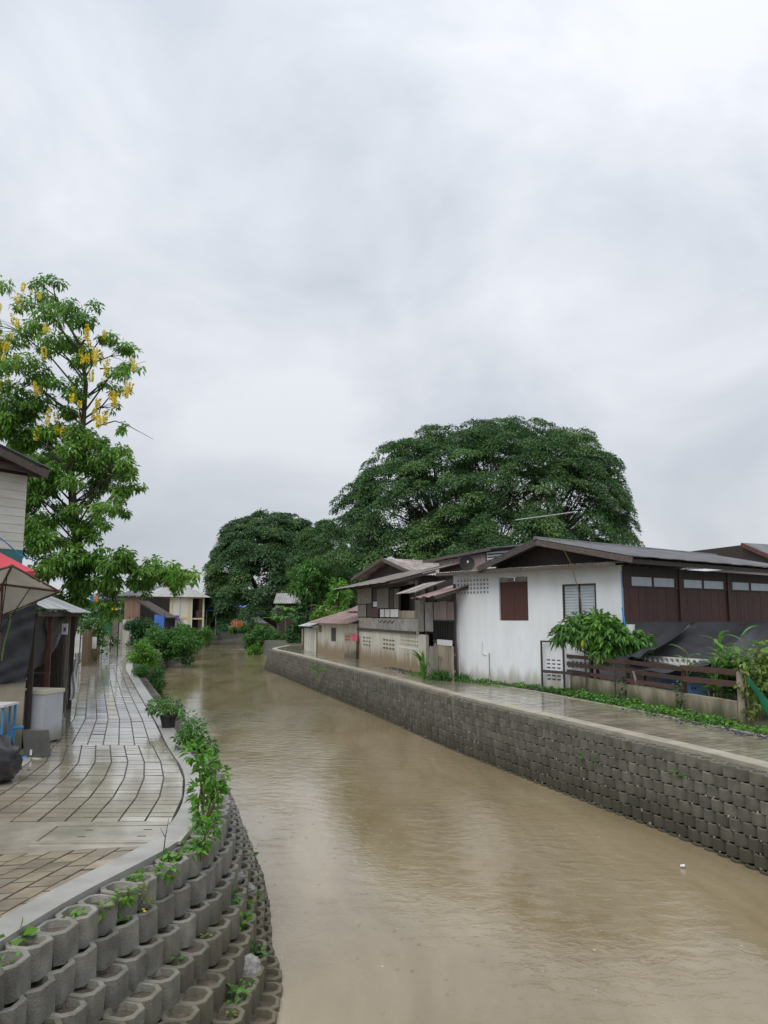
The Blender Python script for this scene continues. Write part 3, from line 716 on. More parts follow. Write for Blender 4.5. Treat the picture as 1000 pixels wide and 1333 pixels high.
# ------------------------------------------------------------------ golden shower tree above the shacks
rng = np.random.default_rng(21); random.seed(21)
gt_base = Vector((-12.1, 29.0, -0.06)); FG = 28.0
gt = thing('golden_shower_tree', gt_base, 'tall loose tree with hanging yellow flower clusters rising over the shacks', 'tree')
def gp(px, py, d=0.0): return A(px, py, FG+d) - gt_base
trunk = [Vector((0,0,-.1)), gp(98,790,.8), gp(103,720,.5), gp(95,655,0), gp(92,610,0), gp(108,555,0), gp(112,500,0), gp(105,450,0), gp(75,400,.3)]
mb = MB(); mb.tube(trunk, [.26,.23,.19,.15,.125,.10,.08,.055,.025], 9); mb.build('trunk', M['bark_wet'], gt, smooth=True)
U = [(30,395,22),(58,385,22),(92,402,24),(112,415,20),(135,438,18),(165,462,16),(172,478,13),(150,480,16),(18,432,24),(55,440,28),(90,450,28),(118,470,22),
     (40,475,26),(12,500,24),(70,500,26),(100,505,22),(140,500,12),(35,525,24),(-15,470,30),(-15,420,24),(155,510,10),(60,410,16),(145,530,8),(70,372,12),(45,368,10)]
Lw = [(15,550,30),(55,555,30),(95,560,26),(128,575,22),(150,582,14),(20,590,30),(60,595,30),(95,600,24),(130,612,24),(165,612,12),(180,630,10),(158,635,16),(60,640,22),
      (115,640,18),(145,655,16),(160,668,9),(45,680,26),(70,665,20),(125,680,14),(110,690,16),(60,715,28),(-10,620,34),(40,640,22),(25,640,24),(20,690,26),(85,690,18),(35,605,26),(75,575,22),(70,620,20),(10,720,20),(45,700,22),(95,660,12),(150,600,16),(140,630,16),(120,590,18),(30,570,26),(80,540,18),(165,600,9),(135,665,12)]
Br = [(90,735,24),(120,730,18),(150,738,20),(178,748,18),(205,745,20),(232,748,15),(248,752,9),(125,755,18),(100,765,20),(150,768,14),(135,790,12),(190,762,12),(165,728,10),(200,732,9),(60,745,22),(85,780,14),(222,765,8),(150,800,8)]
def gclump(lst, per, L, W, m, droop, dd):
    blobs = []; cens = []
    for px, py, r_ in lst:
        k = FG/1000; c = gp(px, py, random.gauss(0, dd)); rr = r_*k; cens.append((c, len(blobs)))
        for _ in range(4):
            o_ = np.clip(rng.normal(scale=.55, size=3), -1.1, 1.1)*rr; r2 = rr*(.34+.3*rng.random()); blobs.append((np.array(c)+o_, (r2*1.2, r2*1.2, r2*.8)))
    c = cloud(blobs, per, L, W, droop, 0.15, 0.55)
    link('crown', leaf_mesh('crown', *c, M[m], fold=.1, curl=.3), gt)
    return [(c, [Vector(b_[0]) for b_ in blobs[i:i+4]]) for c, i in cens]
t1 = gclump(U, 88, 0.165, 0.075, 'leaf_golden', .7, 0.7)
t2 = gclump(Lw, 140, 0.165, 0.075, 'leaf_golden', .5, 0.8)
t3 = gclump(Br, 140, 0.20, 0.095, 'leaf_golden', .6, 0.5)
t4 = gclump([(125,600,12),(140,590,10),(105,690,14),(235,748,12),(245,745,8),(120,725,10),(55,560,10),(200,752,10),(60,640,10),(160,560,8),(30,690,10)], 80, 0.22, 0.10, 'leaf_bright', .6, 0.4)
def attach(tips, lo, hi, name):
    mb = MB(); fine = [trunk[i].lerp(trunk[i+1], t/6) for i in range(lo, hi-1) for t in range(6)]
    for tip, subs in tips:
        a = min(fine, key=lambda q: abs((tip.z - q.z) - 0.8*math.hypot(tip.x-q.x, tip.y-q.y)) + random.random()*1.2)
        d_ = (tip-a); m1 = a + d_*.35 + Vector((random.gauss(0,.15), random.gauss(0,.15), .22*d_.length*.4)); m2 = a + d_*.7 + Vector((random.gauss(0,.12), random.gauss(0,.12), .12*d_.length))
        mb.tube([a, m1, m2, tip], [.042, .03, .02, .01], 5, cap=False)
        for q in subs: mb.tube([m2, m2.lerp(q,.5)+Vector((0,0,.06)), q], [.014,.009,.004], 4, cap=False)
    tag(mb.build(name, M['bark_wet'], gt), kind='stuff')
attach(t1, 5, 9, 'branches'); attach(t2, 2, 7, 'branches')
arm = [gp(103,735,.5), gp(140,742,0), gp(180,745,0), gp(225,747,0), gp(250,752,0)]
mb = MB(); mb.tube(arm, [.15,.11,.08,.05,.02], 7); mb.build('limb', M['bark_wet'], gt)
mb = MB()
for tip in [q for c, sub in t3 for q in sub]:
    a = min(arm[:4], key=lambda q: (q-tip).length); mb.tube([a, a.lerp(tip,.5)+Vector((0,0,.1)), tip], [.04,.025,.01], 4, cap=False)
mb.tube([gp(125,555), gp(150,548), gp(165,553), gp(200,572)], [.03,.022,.016,.006], 5); mb.tube([gp(130,480), gp(165,478), gp(190,470)], [.03,.015,.006], 5)
tag(mb.build('branches', M['bark_wet'], gt), kind='stuff')
# hanging flower clusters
def raceme(seed):
    r_ = np.random.default_rng(seed); n_ = 70; tt = r_.random(n_)
    rad = 0.13*(1-tt)**.6+.02; a = r_.random(n_)*6.28
    P = np.c_[np.cos(a)*rad*np.sqrt(r_.random(n_)), np.sin(a)*rad*np.sqrt(r_.random(n_)), -tt*.55]
    D = np.c_[np.cos(a), np.sin(a), r_.normal(size=n_)*.6-.3]
    P[:,0] *= .45; P[:,1] *= .45
    return leaf_mesh('flower_cluster', P, D, r_.normal(size=(n_,3)), np.full(n_,.10), np.full(n_,.08), M['petal_yellow'], mid=.6)
RA = [raceme(i) for i in range(3)]
for i, (px, py) in enumerate([(4,392),(25,388),(57,378),(35,372),(22,410),(10,437),(14,440),(5,445),(22,418),(65,424),(82,430),(112,440),(117,422),(133,430),(110,455),(118,458),
        (131,460),(128,463),(120,473),(140,487),(165,498),(162,500),(143,510),(152,513),(46,497),(44,505),(92,510),(100,518),(55,444),(130,522),(128,540),(104,535),(132,536),(127,543),(70,538),(60,545),
        (80,550),(52,557),(98,522),(25,465),(8,492),(26,470),(140,470),(176,470),(8,450),(3,455),(0,438)]):
    for _ in range(2):
        k_ = random.uniform(.38,.85); link('flower_cluster', RA[i % 3], gt, gp(px + random.uniform(-7,7), py + random.uniform(-8,8), random.uniform(-1.2,.4)), (random.gauss(0,.12),random.gauss(0,.12),random.random()*6), (k_*1.15,k_*1.15,k_))

# ------------------------------------------------------------------ mango tree and bananas by the middle houses
def round_tree(name, base, blobs_px, fy, label, m, L, W, per, trunk_px, group=None, droop=.35):
    t = thing(name, base, label, 'tree', group=group); B = Vector(base); k = fy/1000; bl = []
    for px, py, r_ in blobs_px: bl.append((np.array(A(px,py,fy+random.gauss(0,.6))-B), (r_*k, r_*k, r_*k*.85)))
    link('crown', leaf_mesh('crown', *cloud(bl, per, L, W, droop, .35), M[m]), t)
    top = A(*trunk_px, fy) - B; mb = MB(); mb.tube([(0,0,-.1), top*.5+Vector((.1,0,0)), top], [.22,.17,.1], 8); mb.build('trunk', M['bark'], t)
    mb = MB()
    for c, r_ in bl: mb.tube([top*.8, Vector(c)], [.08,.03], 5, cap=False)
    tag(mb.build('branches', M['bark'], t), kind='stuff'); return t
round_tree('mango_tree', (-7.3, 76, -.06), [(392,748,16),(408,742,18),(425,752,15),(402,765,18),(418,768,14),(388,765,12),(412,755,18)], 76,
           'dense rounded mango tree standing above the banana clump by the low shed', 'leaf_mid', .42, .17, 26, (406,770))
round_tree('papaya_bush', (-4.3, 62, -.06), [(440,762,10),(448,775,10),(436,778,9),(444,790,8),(430,788,8)], 62,
           'bright leafy sapling against the left gable of the wooden house', 'leaf_bright', .36, .16, 30, (441,770))
def banana(base, h_, label, nl=9, sc=1.0, seed=0, group='banana plants by the canal'):
    random.seed(seed); t = thing('banana_plant', base, label, 'banana plant', group=group)
    mb = MB(); mb.tube([(0,0,-.1),(0.03,0,h_*.5),(0,0,h_)], [.11*sc,.09*sc,.05*sc], 8); mb.build('stem', M['stem'], t)
    for i in range(nl):
        a = i*2.4 + random.gauss(0,.2); ln = sc*random.uniform(1.3,2.0); el = random.uniform(.5,1.35); w = sc*random.uniform(.42,.56)
        pts = []; 
        for k in range(7):
            s = k/6; e = el - s*s*1.5
            r0 = ln*s*math.cos(el*.8) if k else 0
            pts.append((Vector((math.cos(a)*ln*s*math.cos(el)+math.cos(a)*s*s*ln*.35, math.sin(a)*ln*s*math.cos(el)+math.sin(a)*s*s*ln*.35, h_-.1 + ln*s*math.sin(el) - s*s*s*ln*.55)), w*.5*math.sin(math.pi*min(1,.08+s*.9))**.7))
        sd_ = Vector((-math.sin(a), math.cos(a), 0)); mb = MB(); v = []
        for p, ww in pts: v += [p - sd_*ww + Vector((0,0,ww*.25)), p, p + sd_*ww + Vector((0,0,ww*.25))]
        mb.add(v, [q for k in range(6) for q in ((3*k,3*k+1,3*k+4,3*k+3),(3*k+1,3*k+2,3*k+5,3*k+4))]); mb.build('leaf', M['leaf_banana'], t, smooth=True)
    return t
# ------------------------------------------------------------------ building helpers
def sheets(parent, O, Ud, Vd, total, length, m, sw=0.78, wave=0.13, amp=0.022, name='roof_sheet', th=0.006):
    """corrugated sheets side by side: O corner, Ud across the waves, Vd along them"""
    O = Vector(O); Ud = Vector(Ud).normalized(); Vd = Vector(Vd).normalized(); Nd = Ud.cross(Vd)
    if Nd.z < -1e-6: Nd = -Nd; 
    n_ = max(1, round(total/sw)); sw = total/n_; nw = max(3, round(sw/wave)); seg = nw*4
    mb = MB(); v = []; w = sw + 0.04
    for zoff in (0, -th):
        for y in (0, length*.5, length):
            for i in range(seg+1):
                x = w*i/seg; v.append((x, y, amp*math.sin(2*math.pi*nw*x/sw) + zoff))
    r_ = seg+1; f = []
    for j in range(2):
        for i in range(seg): a = j*r_+i; f.append((a, a+1, a+r_+1, a+r_)); a += 3*r_; f.append((a+r_, a+r_+1, a+1, a))
    for i in range(seg): f.append((i+1, i, 3*r_+i, 3*r_+i+1)); a = 2*r_+i; f.append((a, a+1, a+3*r_+1, a+3*r_))
    mb.add(v, f); me = mb.mesh(name, m)
    for i in range(n_):
        T = Matrix((Ud, Vd, Nd)).transposed().to_4x4(); T.translation = O + Ud*(sw*i) + Nd*(0.009 if i % 2 else 0) + Vd*random.uniform(-.03,.03)
        o = link(name, me, parent); o.matrix_local = T
def planks(parent, x0, x1, z0, z1, y, m, w=0.2, th=0.025, name='plank', jit=0.03, gap=0.006):
    n_ = max(1, round((x1-x0)/w)); w = (x1-x0)/n_
    mb = MB(); mb.box((-w/2+gap/2, 0, 0), (w/2-gap/2, th, 1)); me = mb.mesh(name, m)
    for i in range(n_):
        link(name, me, parent, (x0+w*(i+.5), y+random.uniform(0,.008), z0), (0, random.gauss(0,.004), 0), (1,1,(z1-z0)+random.uniform(-jit,jit)))
def boards(parent, x0, x1, z0, z1, y, m, h=0.2, th=0.022, name='board', lap=0.012):
    n_ = max(1, round((z1-z0)/h)); h = (z1-z0)/n_
    mb = MB(); mb.box((x0, 0, 0), (x1, th, h-0.004)); me = mb.mesh(name, m)
    for i in range(n_): link(name, me, parent, (0, y, z0+h*i), (R(-3.2), 0, 0))
def box(parent, name, lo, hi, m):
    mb = MB(); mb.box(lo, hi); return mb.build(name, m, parent)
def beam(parent, name, p, q, w, h, m):
    mb = MB(); mb.beam(p, q, w, h); return mb.build(name, m, parent)
def house(name, fr, label, cat='house', group=None): return thing(name, (fr.o.x, fr.o.y, -0.06), label, cat, fr.a, group)
def rect(fr, x0, y0, x1, y1, off=0.0):    # photo rectangle on a wall plane -> (x0, x1, z0, z1)
    a = fr.hit(x0, y0, off); c = fr.hit(x1, y1, off); d = fr.hit(x0, y1, off); e = fr.hit(x1, y0, off)
    return (a[0]+d[0])/2, (c[0]+e[0])/2, (c[1]+d[1])/2+.06, (a[1]+e[1])/2+.06
def grid_holes(x0, x1, z0, z1, nx, nz, fx=.55, fz=.6):
    out = []; dx = (x1-x0)/nx; dz = (z1-z0)/nz
    for i in range(nx):
        for j in range(nz):
            cx = x0+dx*(i+.5); cz = z0+dz*(j+.5); out.append((cx-dx*fx/2, cx+dx*fx/2, cz-dz*fz/2, cz+dz*fz/2))
    return out

# ------------------------------------------------------------------ the white house on the right bank
WH = Frame((2.85,31.66), (7.86,25.45)); wh = house('white_house', WH, 'long white rendered house with gable roof and brown timber upper side')
HX = WH.len; ZT = 4.3
sh = rect(WH, 650, 751, 687.5, 808); wi = rect(WH, 733, 760, 776.5, 806); vg = rect(WH, 594, 753, 637, 774)
lv = rect(WH, 711, 857, 731, 887)
lv2 = (lv[1]+.25, HX-.3, lv[3]-.33, lv[3]-.02)
holes = [sh, wi] + grid_holes(vg[0]+.03, vg[1], vg[2], vg[3], 10, 4) + grid_holes(lv[0], lv[1], lv[2], lv[3], 3, 6, .7, .4) + grid_holes(*lv2, 12, 2, .7, .4)
mb = MB(); mb.wall(0, HX, 0, ZT, 0, .16, holes); mb.build('front_wall', M['white_wall'], wh)
DEP = 11.5
mb = MB(); mb.box((0,.17,0),(.15,DEP,ZT)); mb.build('side_wall', M['white_wall'], wh)
mb = MB(); mb.box((.16,DEP-.15,0),(HX-.16,DEP,ZT)); mb.build('back_wall', M['white_wall'], wh)
mb = MB(); mb.box((HX-.15,.17,0),(HX,DEP,2.38)); mb.build('lower_side_wall', M['vent_white'], wh)
mb = MB(); mb.box((.2,.3,2.3),(HX-.2,DEP-.3,2.36)); mb.build('floor', M['wood_dark'], wh)
# shutter and louvred window
shu = empty('shutter', (0,0,0)); shu.parent = wh
zt = sh[3]-.2; xm = (sh[0]+sh[1])/2
mb = MB(); mb.box((sh[0]+.02,.06,sh[2]+.01),(xm-.004,.10,zt-.02)); mb.build('leaf', M['wood_brown'], shu)
mb = MB(); mb.box((xm+.004,.06,sh[2]+.01),(sh[1]-.02,.10,zt-.02)); mb.build('leaf', M['wood_brown'], shu)
for a, c in ((sh[0]+.03, xm-.03), (xm+.03, sh[1]-.03)): box(shu, 'pane', (a,.075,zt+.01), (c,.09,sh[3]-.02), M['sheet_panel'])
box(shu, 'rail', (sh[0],.05,zt-.018), (sh[1],.11,zt+.008), M['wood_dark'])
win = empty('window', (0,0,0)); win.parent = wh
fw = .05
for lo, hi in (((wi[0],-.02,wi[2]),(wi[0]+fw,.1,wi[3])), ((wi[1]-fw,-.02,wi[2]),(wi[1],.1,wi[3])), ((wi[0]+fw,-.02,wi[3]-fw),(wi[1]-fw,.1,wi[3])),
               ((wi[0]+fw,-.02,wi[2]),(wi[1]-fw,.1,wi[2]+fw)), (((wi[0]+wi[1])/2-.02,-.01,wi[2]+fw),((wi[0]+wi[1])/2+.02,.1,wi[3]-fw))):
    box(win, 'frame_bar', lo, hi, M['wood_dark'])
box(win, 'curtain', (wi[0]+fw,.12,wi[2]+fw), (wi[1]-fw,.13,wi[3]-fw), M['glass_pale'])
nl = 11; dz = (wi[3]-wi[2]-2*fw)/nl
for a, c in ((wi[0]+fw+.008,(wi[0]+wi[1])/2-.025), ((wi[0]+wi[1])/2+.025, wi[1]-fw-.008)):
    mb = MB(); mb.box((a,-.045,-.003),(c,.045,.003)); me = mb.mesh('louvre', M['glass_pale'])
    for i in range(nl): link('louvre', me, win, (0,.045,wi[2]+fw+dz*(i+.5)), (R(80),0,0))
# drain pipes
mb = MB(); p0 = WH.hit(628,836); mb.tube([(p0[0],-.03,p0[1]+.1),(p0[0],-.03,p0[1]-.35),(p0[0]+.22,-.03,p0[1]-.42)], .018, 8)
mb.build('pipe', M['plastic_white'], wh)
p1 = WH.hit(635,850); mb = MB(); mb.tube([(p1[0]+.1,-.03,p1[1]+.05),(p1[0]+.1,-.03,.02)], .02, 8); mb.build('pipe', M['metal_pale'], wh)
p1 = WH.hit(599,848); mb = MB(); mb.tube([(p1[0],-.04,p1[1]),(p1[0],-.04,.02)], .035, 8); mb.build('pipe', M['plastic_white'], wh)
box(wh, 'corner_trim', (HX-.03,-.012,2.0), (HX+.02,-.002,4.1), M['blue_paint'])
# brown timber side above the yard
SW = Frame((WH.o + WH.x*HX)[:2], (WH.o + WH.x*HX + WH.y*DEP)[:2])
sw = empty('timber_side', (HX, 0, 0)); sw.parent = wh; sw.rotation_euler = (0,0,R(90))
zb, z1, z2 = 2.42, 3.58, 3.93
planks(sw, .05, DEP, zb, z1, -.03, M['wood_brown'], w=.28, jit=0)
box(sw, 'header', (.02,-.05,z2), (DEP,.02,ZT-.02), M['wood_dark']); box(sw, 'sill', (.02,-.06,z1), (DEP,.0,z1+.05), M['wood_dark']); box(sw, 'bottom_rail', (.02,-.06,zb-.09), (DEP,.0,zb-.002), M['wood_brown'])
xs = [SW.hit(x, 754)[0] for x in (821,848,850,877,889,913,915,941,952,974,976,1001)]
for a, c in zip(xs[::2], xs[1::2]): box(sw, 'pane', (a,-.02,z1+.055), (c,-.008,z2-.005), M['glass_pale'])
fill = [(.02,xs[0])] + [(xs[i], xs[i+1]) for i in range(1, 10, 2)] + [(xs[-1], DEP)]
for a, c in fill: box(sw, 'mullion', (a+.002,-.045,z1+.052), (c-.002,.0,z2-.002), M['wood_brown'])
for x in (SW.hit(884,780)[0], SW.hit(947,780)[0]): box(sw, 'post', (x-.07,-.09,zb), (x+.07,-.034,ZT-.03), M['wood_brown'])
# roof
RX, RZ, EL, ER, EZ = 4.95, 5.36, 2.05, 8.85, 4.52
sheets(wh, (RX,-.7,RZ), (0,1,0), (ER-RX,0,EZ-RZ), DEP+1.2, math.hypot(ER-RX, RZ-EZ), M['roof_dark'])
sheets(wh, (RX,-.7,RZ), (0,1,0), (EL-RX,0,EZ-RZ), DEP+1.2, math.hypot(EL-RX, RZ-EZ), M['roof_dark'])
mb = MB(); mb.tube([(RX,-.75,RZ+.02),(RX,DEP+.5,RZ+.02)], .07, 6); mb.build('ridge_cap', M['roof_dark'], wh)
for ex in (EL, ER):
    beam(wh, 'bargeboard', (RX,-.68,RZ-.13), (ex,-.68,EZ-.13), .05, .2, M['wood_fascia'])
for y in (.4, 2.2, 4, 5.8, 7.6, 9.4): beam(wh, 'rafter', (RX,y,RZ-.14), (ER-.05,y,EZ-.12), .06, .12, M['wood_dark'])
beam(wh, 'eave_beam', (ER-.1,-.6,EZ-.16), (ER-.1,DEP,EZ-.16), .06, .14, M['wood_dark'])
mb = MB(); mb.prism([(2.3,.1,ZT),(HX,.1,ZT),(HX,.1,EZ+.05),(RX,.1,RZ-.12),(2.3,.1,EZ)], .05); mb.build('gable_panel', M['wood_dark'], wh)
sheets(wh, (-.3,-.62,4.36), (1,0,0), (0,.72,.05), HX+.4, .72, M['roof_grey'], name='pent_sheet')
for a, c in ((-.35,1.9),(1.92,4.2),(4.22,HX+.2)): beam(wh, 'fascia', (a,-.62,4.29), (c,-.62,4.29), .035, .12, M['wood_fascia'])
mb = MB(); mb.box((-.3,.2,ZT+.02),(2.2,3.0,ZT+.06)); mb.build('left_roof', M['roof_grey'], wh)

# ---- the house behind with the metal wall and slats
k0 = WH.hit(570,740,5)[0]; k1 = WH.hit(684,740,5)[0]; RF = Frame((WH.o+WH.x*k0+WH.y*5)[:2], (WH.o+WH.x*k1+WH.y*5)[:2])
rh = house('corrugated_house', RF, 'house with pinkish corrugated wall and white slats rising behind the white house')
RL = RF.len; za = RF.hit(572,727)[1]; zc = RF.hit(653,712)[1]; xs_ = RF.hit(634,720)[0]
nsh = 5
for i in range(nsh):
    x_ = .1+(xs_-.2)*i/nsh; zt2 = za+(zc-za)*((x_+.9)/(xs_+1.4))-.1
    sheets(rh, (x_,0,2.0), (1,0,0), (0,0,1), (xs_-.2)/nsh, zt2-2.0, M['corr_wall'], name='wall_sheet', sw=3)
box(rh, 'lower_wall', (.1,.06,0), (RL,.16,2.6), M['vent_white']); box(rh, 'inner_wall', (.1,.5,2.61), (RL,.6,zc-.2), M['interior'])
for i in range(9): box(rh, 'slat', (xs_,-.02+.0,zc-.22-i*.14), (RL-.1,.03,zc-.14-i*.14), M['plastic_white'])
for x in (xs_-.03, (xs_+RL)/2, RL-.1): box(rh, 'post', (x,.031,2.6), (x+.07,.1,zc-.12), M['metal_pale'])
mb = MB(); mb.prism([(-.9,-.2,za-.05),(xs_+.5,-.2,zc),(xs_+.5,5,zc+.05),(-.9,5,za)], .06); mb.build('roof', M['roof_dark'], rh)
beam(rh, 'bargeboard', (-.9,-.23,za-.06), (xs_+.5,-.23,zc-.02), .05, .14, M['wood_fascia'])
mb = MB(); mb.box((xs_+.52,-.5,zc-.02),(RL+.4,5,zc+.04)); mb.build('flat_roof', M['roof_dark'], rh)
# dish on its bracket
dp = A(607.5, 734, 33.5); dish = thing('satellite_dish', (dp.x, dp.y, dp.z), 'round black mesh satellite dish fixed under the corrugated gable', 'satellite dish')
mb = MB(); mb.lathe([(.02,.0),(.14,.015),(.26,.05),(.34,.10),(.345,.11),(.33,.11),(.25,.065),(.13,.03),(.02,.02)], 20); mb.build('reflector', M['metal_dark'], dish, rot=(R(80),0,R(8)))
mb = MB(); mb.tube([(0,-.04,-.05),(0.02,-.32,.06)], .012, 6); mb.build('feed_arm', M['metal_pale'], dish)
mb = MB(); mb.lathe([(.03,0),(.04,.02),(.04,.07),(.025,.09)], 8, (0.02,-.35,.02)); mb.build('feed_horn', M['plastic_white'], dish)
mb = MB(); mb.tube([(0,.03,0),(0,.12,-.25),(0,.5,-.4)], .022, 6); mb.build('bracket', M['metal_dark'], dish)
# aerial
ae = A(672, 742, 36); aer = thing('tv_aerial', (ae.x, ae.y, 4.6), 'thin pale aerial boom reaching out above the roofs before the rain tree', 'aerial'); b0 = Vector((ae.x, ae.y, 4.6))
a0 = A(671,677,36)-b0; a1 = A(752,666,36)-b0
mb = MB(); mb.tube([(0,0,-.4), a0], .02, 6); mb.build('mast', M['metal_dark'], aer)
mb = MB(); mb.tube([a0, a1], .022, 6); mb.tube([a0+Vector((.9,.02,.12)), a0.lerp(a1,.72)+Vector((0,.02,-.03))], .016, 6); mb.build('boom', M['metal_pale'], aer)
for i in range(6): p = a0.lerp(a1, .3+.12*i); mb = MB(); mb.tube([p-Vector((0,.35,0)), p+Vector((0,.35,0))], .007, 4); mb.build('rod', M['metal_pale'], aer)
# far roof on the right
FR2 = Frame(A(905,740,44)[:2], A(992,740,40)[:2]); fr = house('tiled_house', FR2, 'dark tiled gable roof with red bargeboard peeping over the timber side', 'house'); q = FR2.len
zr = FR2.hit(978,708)[1]; ze = zr-1.1
box(fr, 'wall', (.4,.3,0), (q+2.6,6,ze-.1), M['cream_light'])
xr = FR2.hit(977,708)[0]
mb = MB(); mb.prism([(-1.2,-.3,zr-.1),(xr,-.4,zr),(xr+2.3,-.4,ze),(xr+2.3,5,ze),(xr,5,zr),(-1.2,5,zr-.1)][0:3]+[(-1.2,-.3,ze)], .1); mb.build('gable', M['wood_dark'], fr)
sheets(fr, (-1.0,-.6,ze), (1,0,0), (0,2.2,zr-ze), xr+1.0, math.hypot(2.2,zr-ze), M['roof_dark'], wave=.25, amp=.035, name='roof_tile_row')
beam(fr, 'bargeboard', (xr,-.7,zr), (xr+2.4,-.7,ze), .06, .2, M['metal_rust']); mb = MB(); mb.prism([(xr,-.6,zr+.04),(xr,6,zr+.04),(xr+2.4,6,ze+.04),(xr+2.4,-.6,ze+.04)], .06); mb.build('roof_slope', M['roof_dark'], fr)

# ------------------------------------------------------------------ the patched wooden house
WD = Frame((-1.6,46.7), (1.86,34.6)); wd = house('patched_wooden_house', WD, 'patched wooden house with grey boards above a stained white block base')
WL_ = WD.len; BZ = 1.78
h1 = rect(WD,472,828,483,842); h2 = rect(WD,498,831,514,847); h3 = rect(WD,521,827,545,842)
mb = MB(); mb.wall(0, WL_, 0, BZ, 0, .14, grid_holes(*h1,3,3,.7,.5)+grid_holes(*h2,4,3,.75,.5)+grid_holes(*h3,9,3,.5,.6)); mb.build('base_wall', M['old_white'], wd)
box(wd, 'base_side', (0,.15,0), (.14,7,BZ), M['old_white']); box(wd, 'base_back', (.15,1.6,0), (WL_,1.7,BZ), M['interior'])
box(wd, 'patch', h3[0:1]+(-.012,)+(h3[2]-1,) if False else (h3[0]-.15,-.012,h3[2]-.1), (h3[1]+.1,-.002,h3[2]-.02), M['vent_white'])
box(wd, 'floor_beam', (-.1,-.1,BZ+.002), (WL_-1.2,.1,BZ+.12), M['wood_dark'])
UP = empty('upper_wall', (0,0,0)); UP.parent = wd
def pan(x0,y0,x1,y1,m,y=-.03,th=.03,name='panel'):
    r_ = rect(WD,x0,y0,x1,y1); box(UP, name, (r_[0]+.006,y,r_[2]+.004), (r_[1]-.006,y+th,r_[3]-.004), M[m])
pan(466,766,484,786,'panel_patch'); pan(466,787,477,803,'wood_grey',-.02); pan(478,786,484,803,'wood_dark',0); pan(466,804,484,822,'panel_patch',-.03)
pan(485,766,491,782,'wood_dark',.02); pan(485,783,492,790,'plastic_white',.03); pan(484.5,791,493,804,'wood_brown',-.01)
pan(492,766,507,792,'wood_grey',-.05,name='shutter'); pan(508,766,513,792,'wood_dark',-.04,name='shutter'); pan(513.3,766,519,792,'wood_grey',-.02)
pan(494.5,793,500,803.5,'vent_white',.01); pan(501,793,507,803.5,'vent_white',.01); pan(508,793,519,803.5,'plastic_white',.01)
pan(484.5,805,547,823.5,'sheet_panel',-.06)
r_ = rect(WD,519.5,795,542,805); planks(UP, r_[0], r_[1], r_[2], r_[3], -.02, M['wood_pale'], w=.3, jit=.02)
r_ = rect(WD,542,782,553,822); planks(UP, r_[0], r_[1], r_[2], r_[3], -.05, M['wood_grey'], w=.3, jit=.06)
r_ = rect(WD,520,768,541,794); planks(UP, r_[0], r_[1], r_[2], r_[3], .5, M['wood_dark'], w=.35)
box(UP, 'backing', (.1,.9,BZ), (WL_+2,.95,4.2), M['interior'])
for i, px in enumerate((466.5, 484.3, 492, 519.3, 541.5)):
    x = WD.hit(px,790)[0]; box(UP, 'post', (x-.05,-.015,BZ+.12), (x+.05,.085,4.25), M['wood_dark'])
box(UP, 'top_plate', (-.1,.0,4.12), (WL_-2,.1,4.25), M['wood_dark'])
box(UP, 'left_end', (-.02,.1,BZ+.01), (.03,6.5,4.2), M['wood_dark'])
g0 = rect(WD,494,806,515,812)
mb = MB(); zz = [(g0[0]+(g0[1]-g0[0])*i/8, -.064, g0[3]-.05-(.16 if i % 2 else 0)) for i in range(9)]
for a, c in zip(zz[:-1], zz[1:]): mb.beam(a, c, .006, .06, (0,1,0))
mb.build('painted_zigzag', M['metal_rust'], UP)
sheets(wd, (-1.6,-1.15,4.22), (1,0,0), (0,4.2,1.05), WL_-.9, math.hypot(4.2,1.05), M['roof_grey'])
for i in range(7): beam(wd, 'rafter', (-1.4+i*2,-1.1,4.14), (-1.4+i*2,1.2,4.72), .06, .1, M['wood_dark'])
# porch at its right end
pr_ = empty('porch', (0,0,0)); pr_.parent = wd
xp = WD.hit(553,800)[0]
r_ = rect(WD,554,784,564,822); box(pr_, 'panel', (r_[0],-.02,r_[2]), (r_[1],.02,r_[3]), M['sheet_panel'])
r_ = rect(WD,565,783,591,808); sheets(pr_, (r_[0],0,r_[2]), (1,0,0), (0,0,1), r_[1]-r_[0], r_[3]-r_[2], M['corr_wall'], name='wall_sheet', wave=.3)
r_ = rect(WD,565,809,591,834)
for i in range(13): x = r_[0]+(r_[1]-r_[0])*i/12; box(pr_, 'baluster', (x-.02,-.02,r_[2]), (x+.02,.02,r_[3]), M['metal_dark'])
box(pr_, 'handrail', (r_[0],-.035,r_[3]), (r_[1],.035,r_[3]+.06), M['metal_dark']); box(pr_, 'bottom_rail', (r_[0],-.04,r_[2]-.1), (r_[1],.04,r_[2]-.002), M['wood_dark'])
box(pr_, 'back', (xp,2.2,0), (r_[1]+1,2.25,4.0), M['leaf_dark'])
r_ = rect(WD,575,833,592,840); box(pr_, 'white_beam', (r_[0],-.2,r_[2]), (r_[1],-.1,r_[3]), M['plastic_white'])
for px in (553.5, 565, 590): x = WD.hit(px,800)[0]; box(pr_, 'post', (x-.05,.03,0), (x+.05,.12,3.9), M['wood_dark'])
a = WD.hit(566,776,-1.0); c = WD.hit(594,777,-1.0)
sheets(pr_, (a[0],-1.0,a[1]+.06), (1,0,0), (-.25,3.4,1.0), 13.7-a[0], 3.6, M['roof_purple'], wave=.26, amp=.035)
beam(pr_, 'bargeboard', (a[0]-.02,-1.0,a[1]), (a[0]-.27,2.3,a[1]+.97), .05, .14, M['wood_fascia'])
b1_ = WD.hit(515,766,-1.1); b2_ = WD.hit(541,770,-1.1)
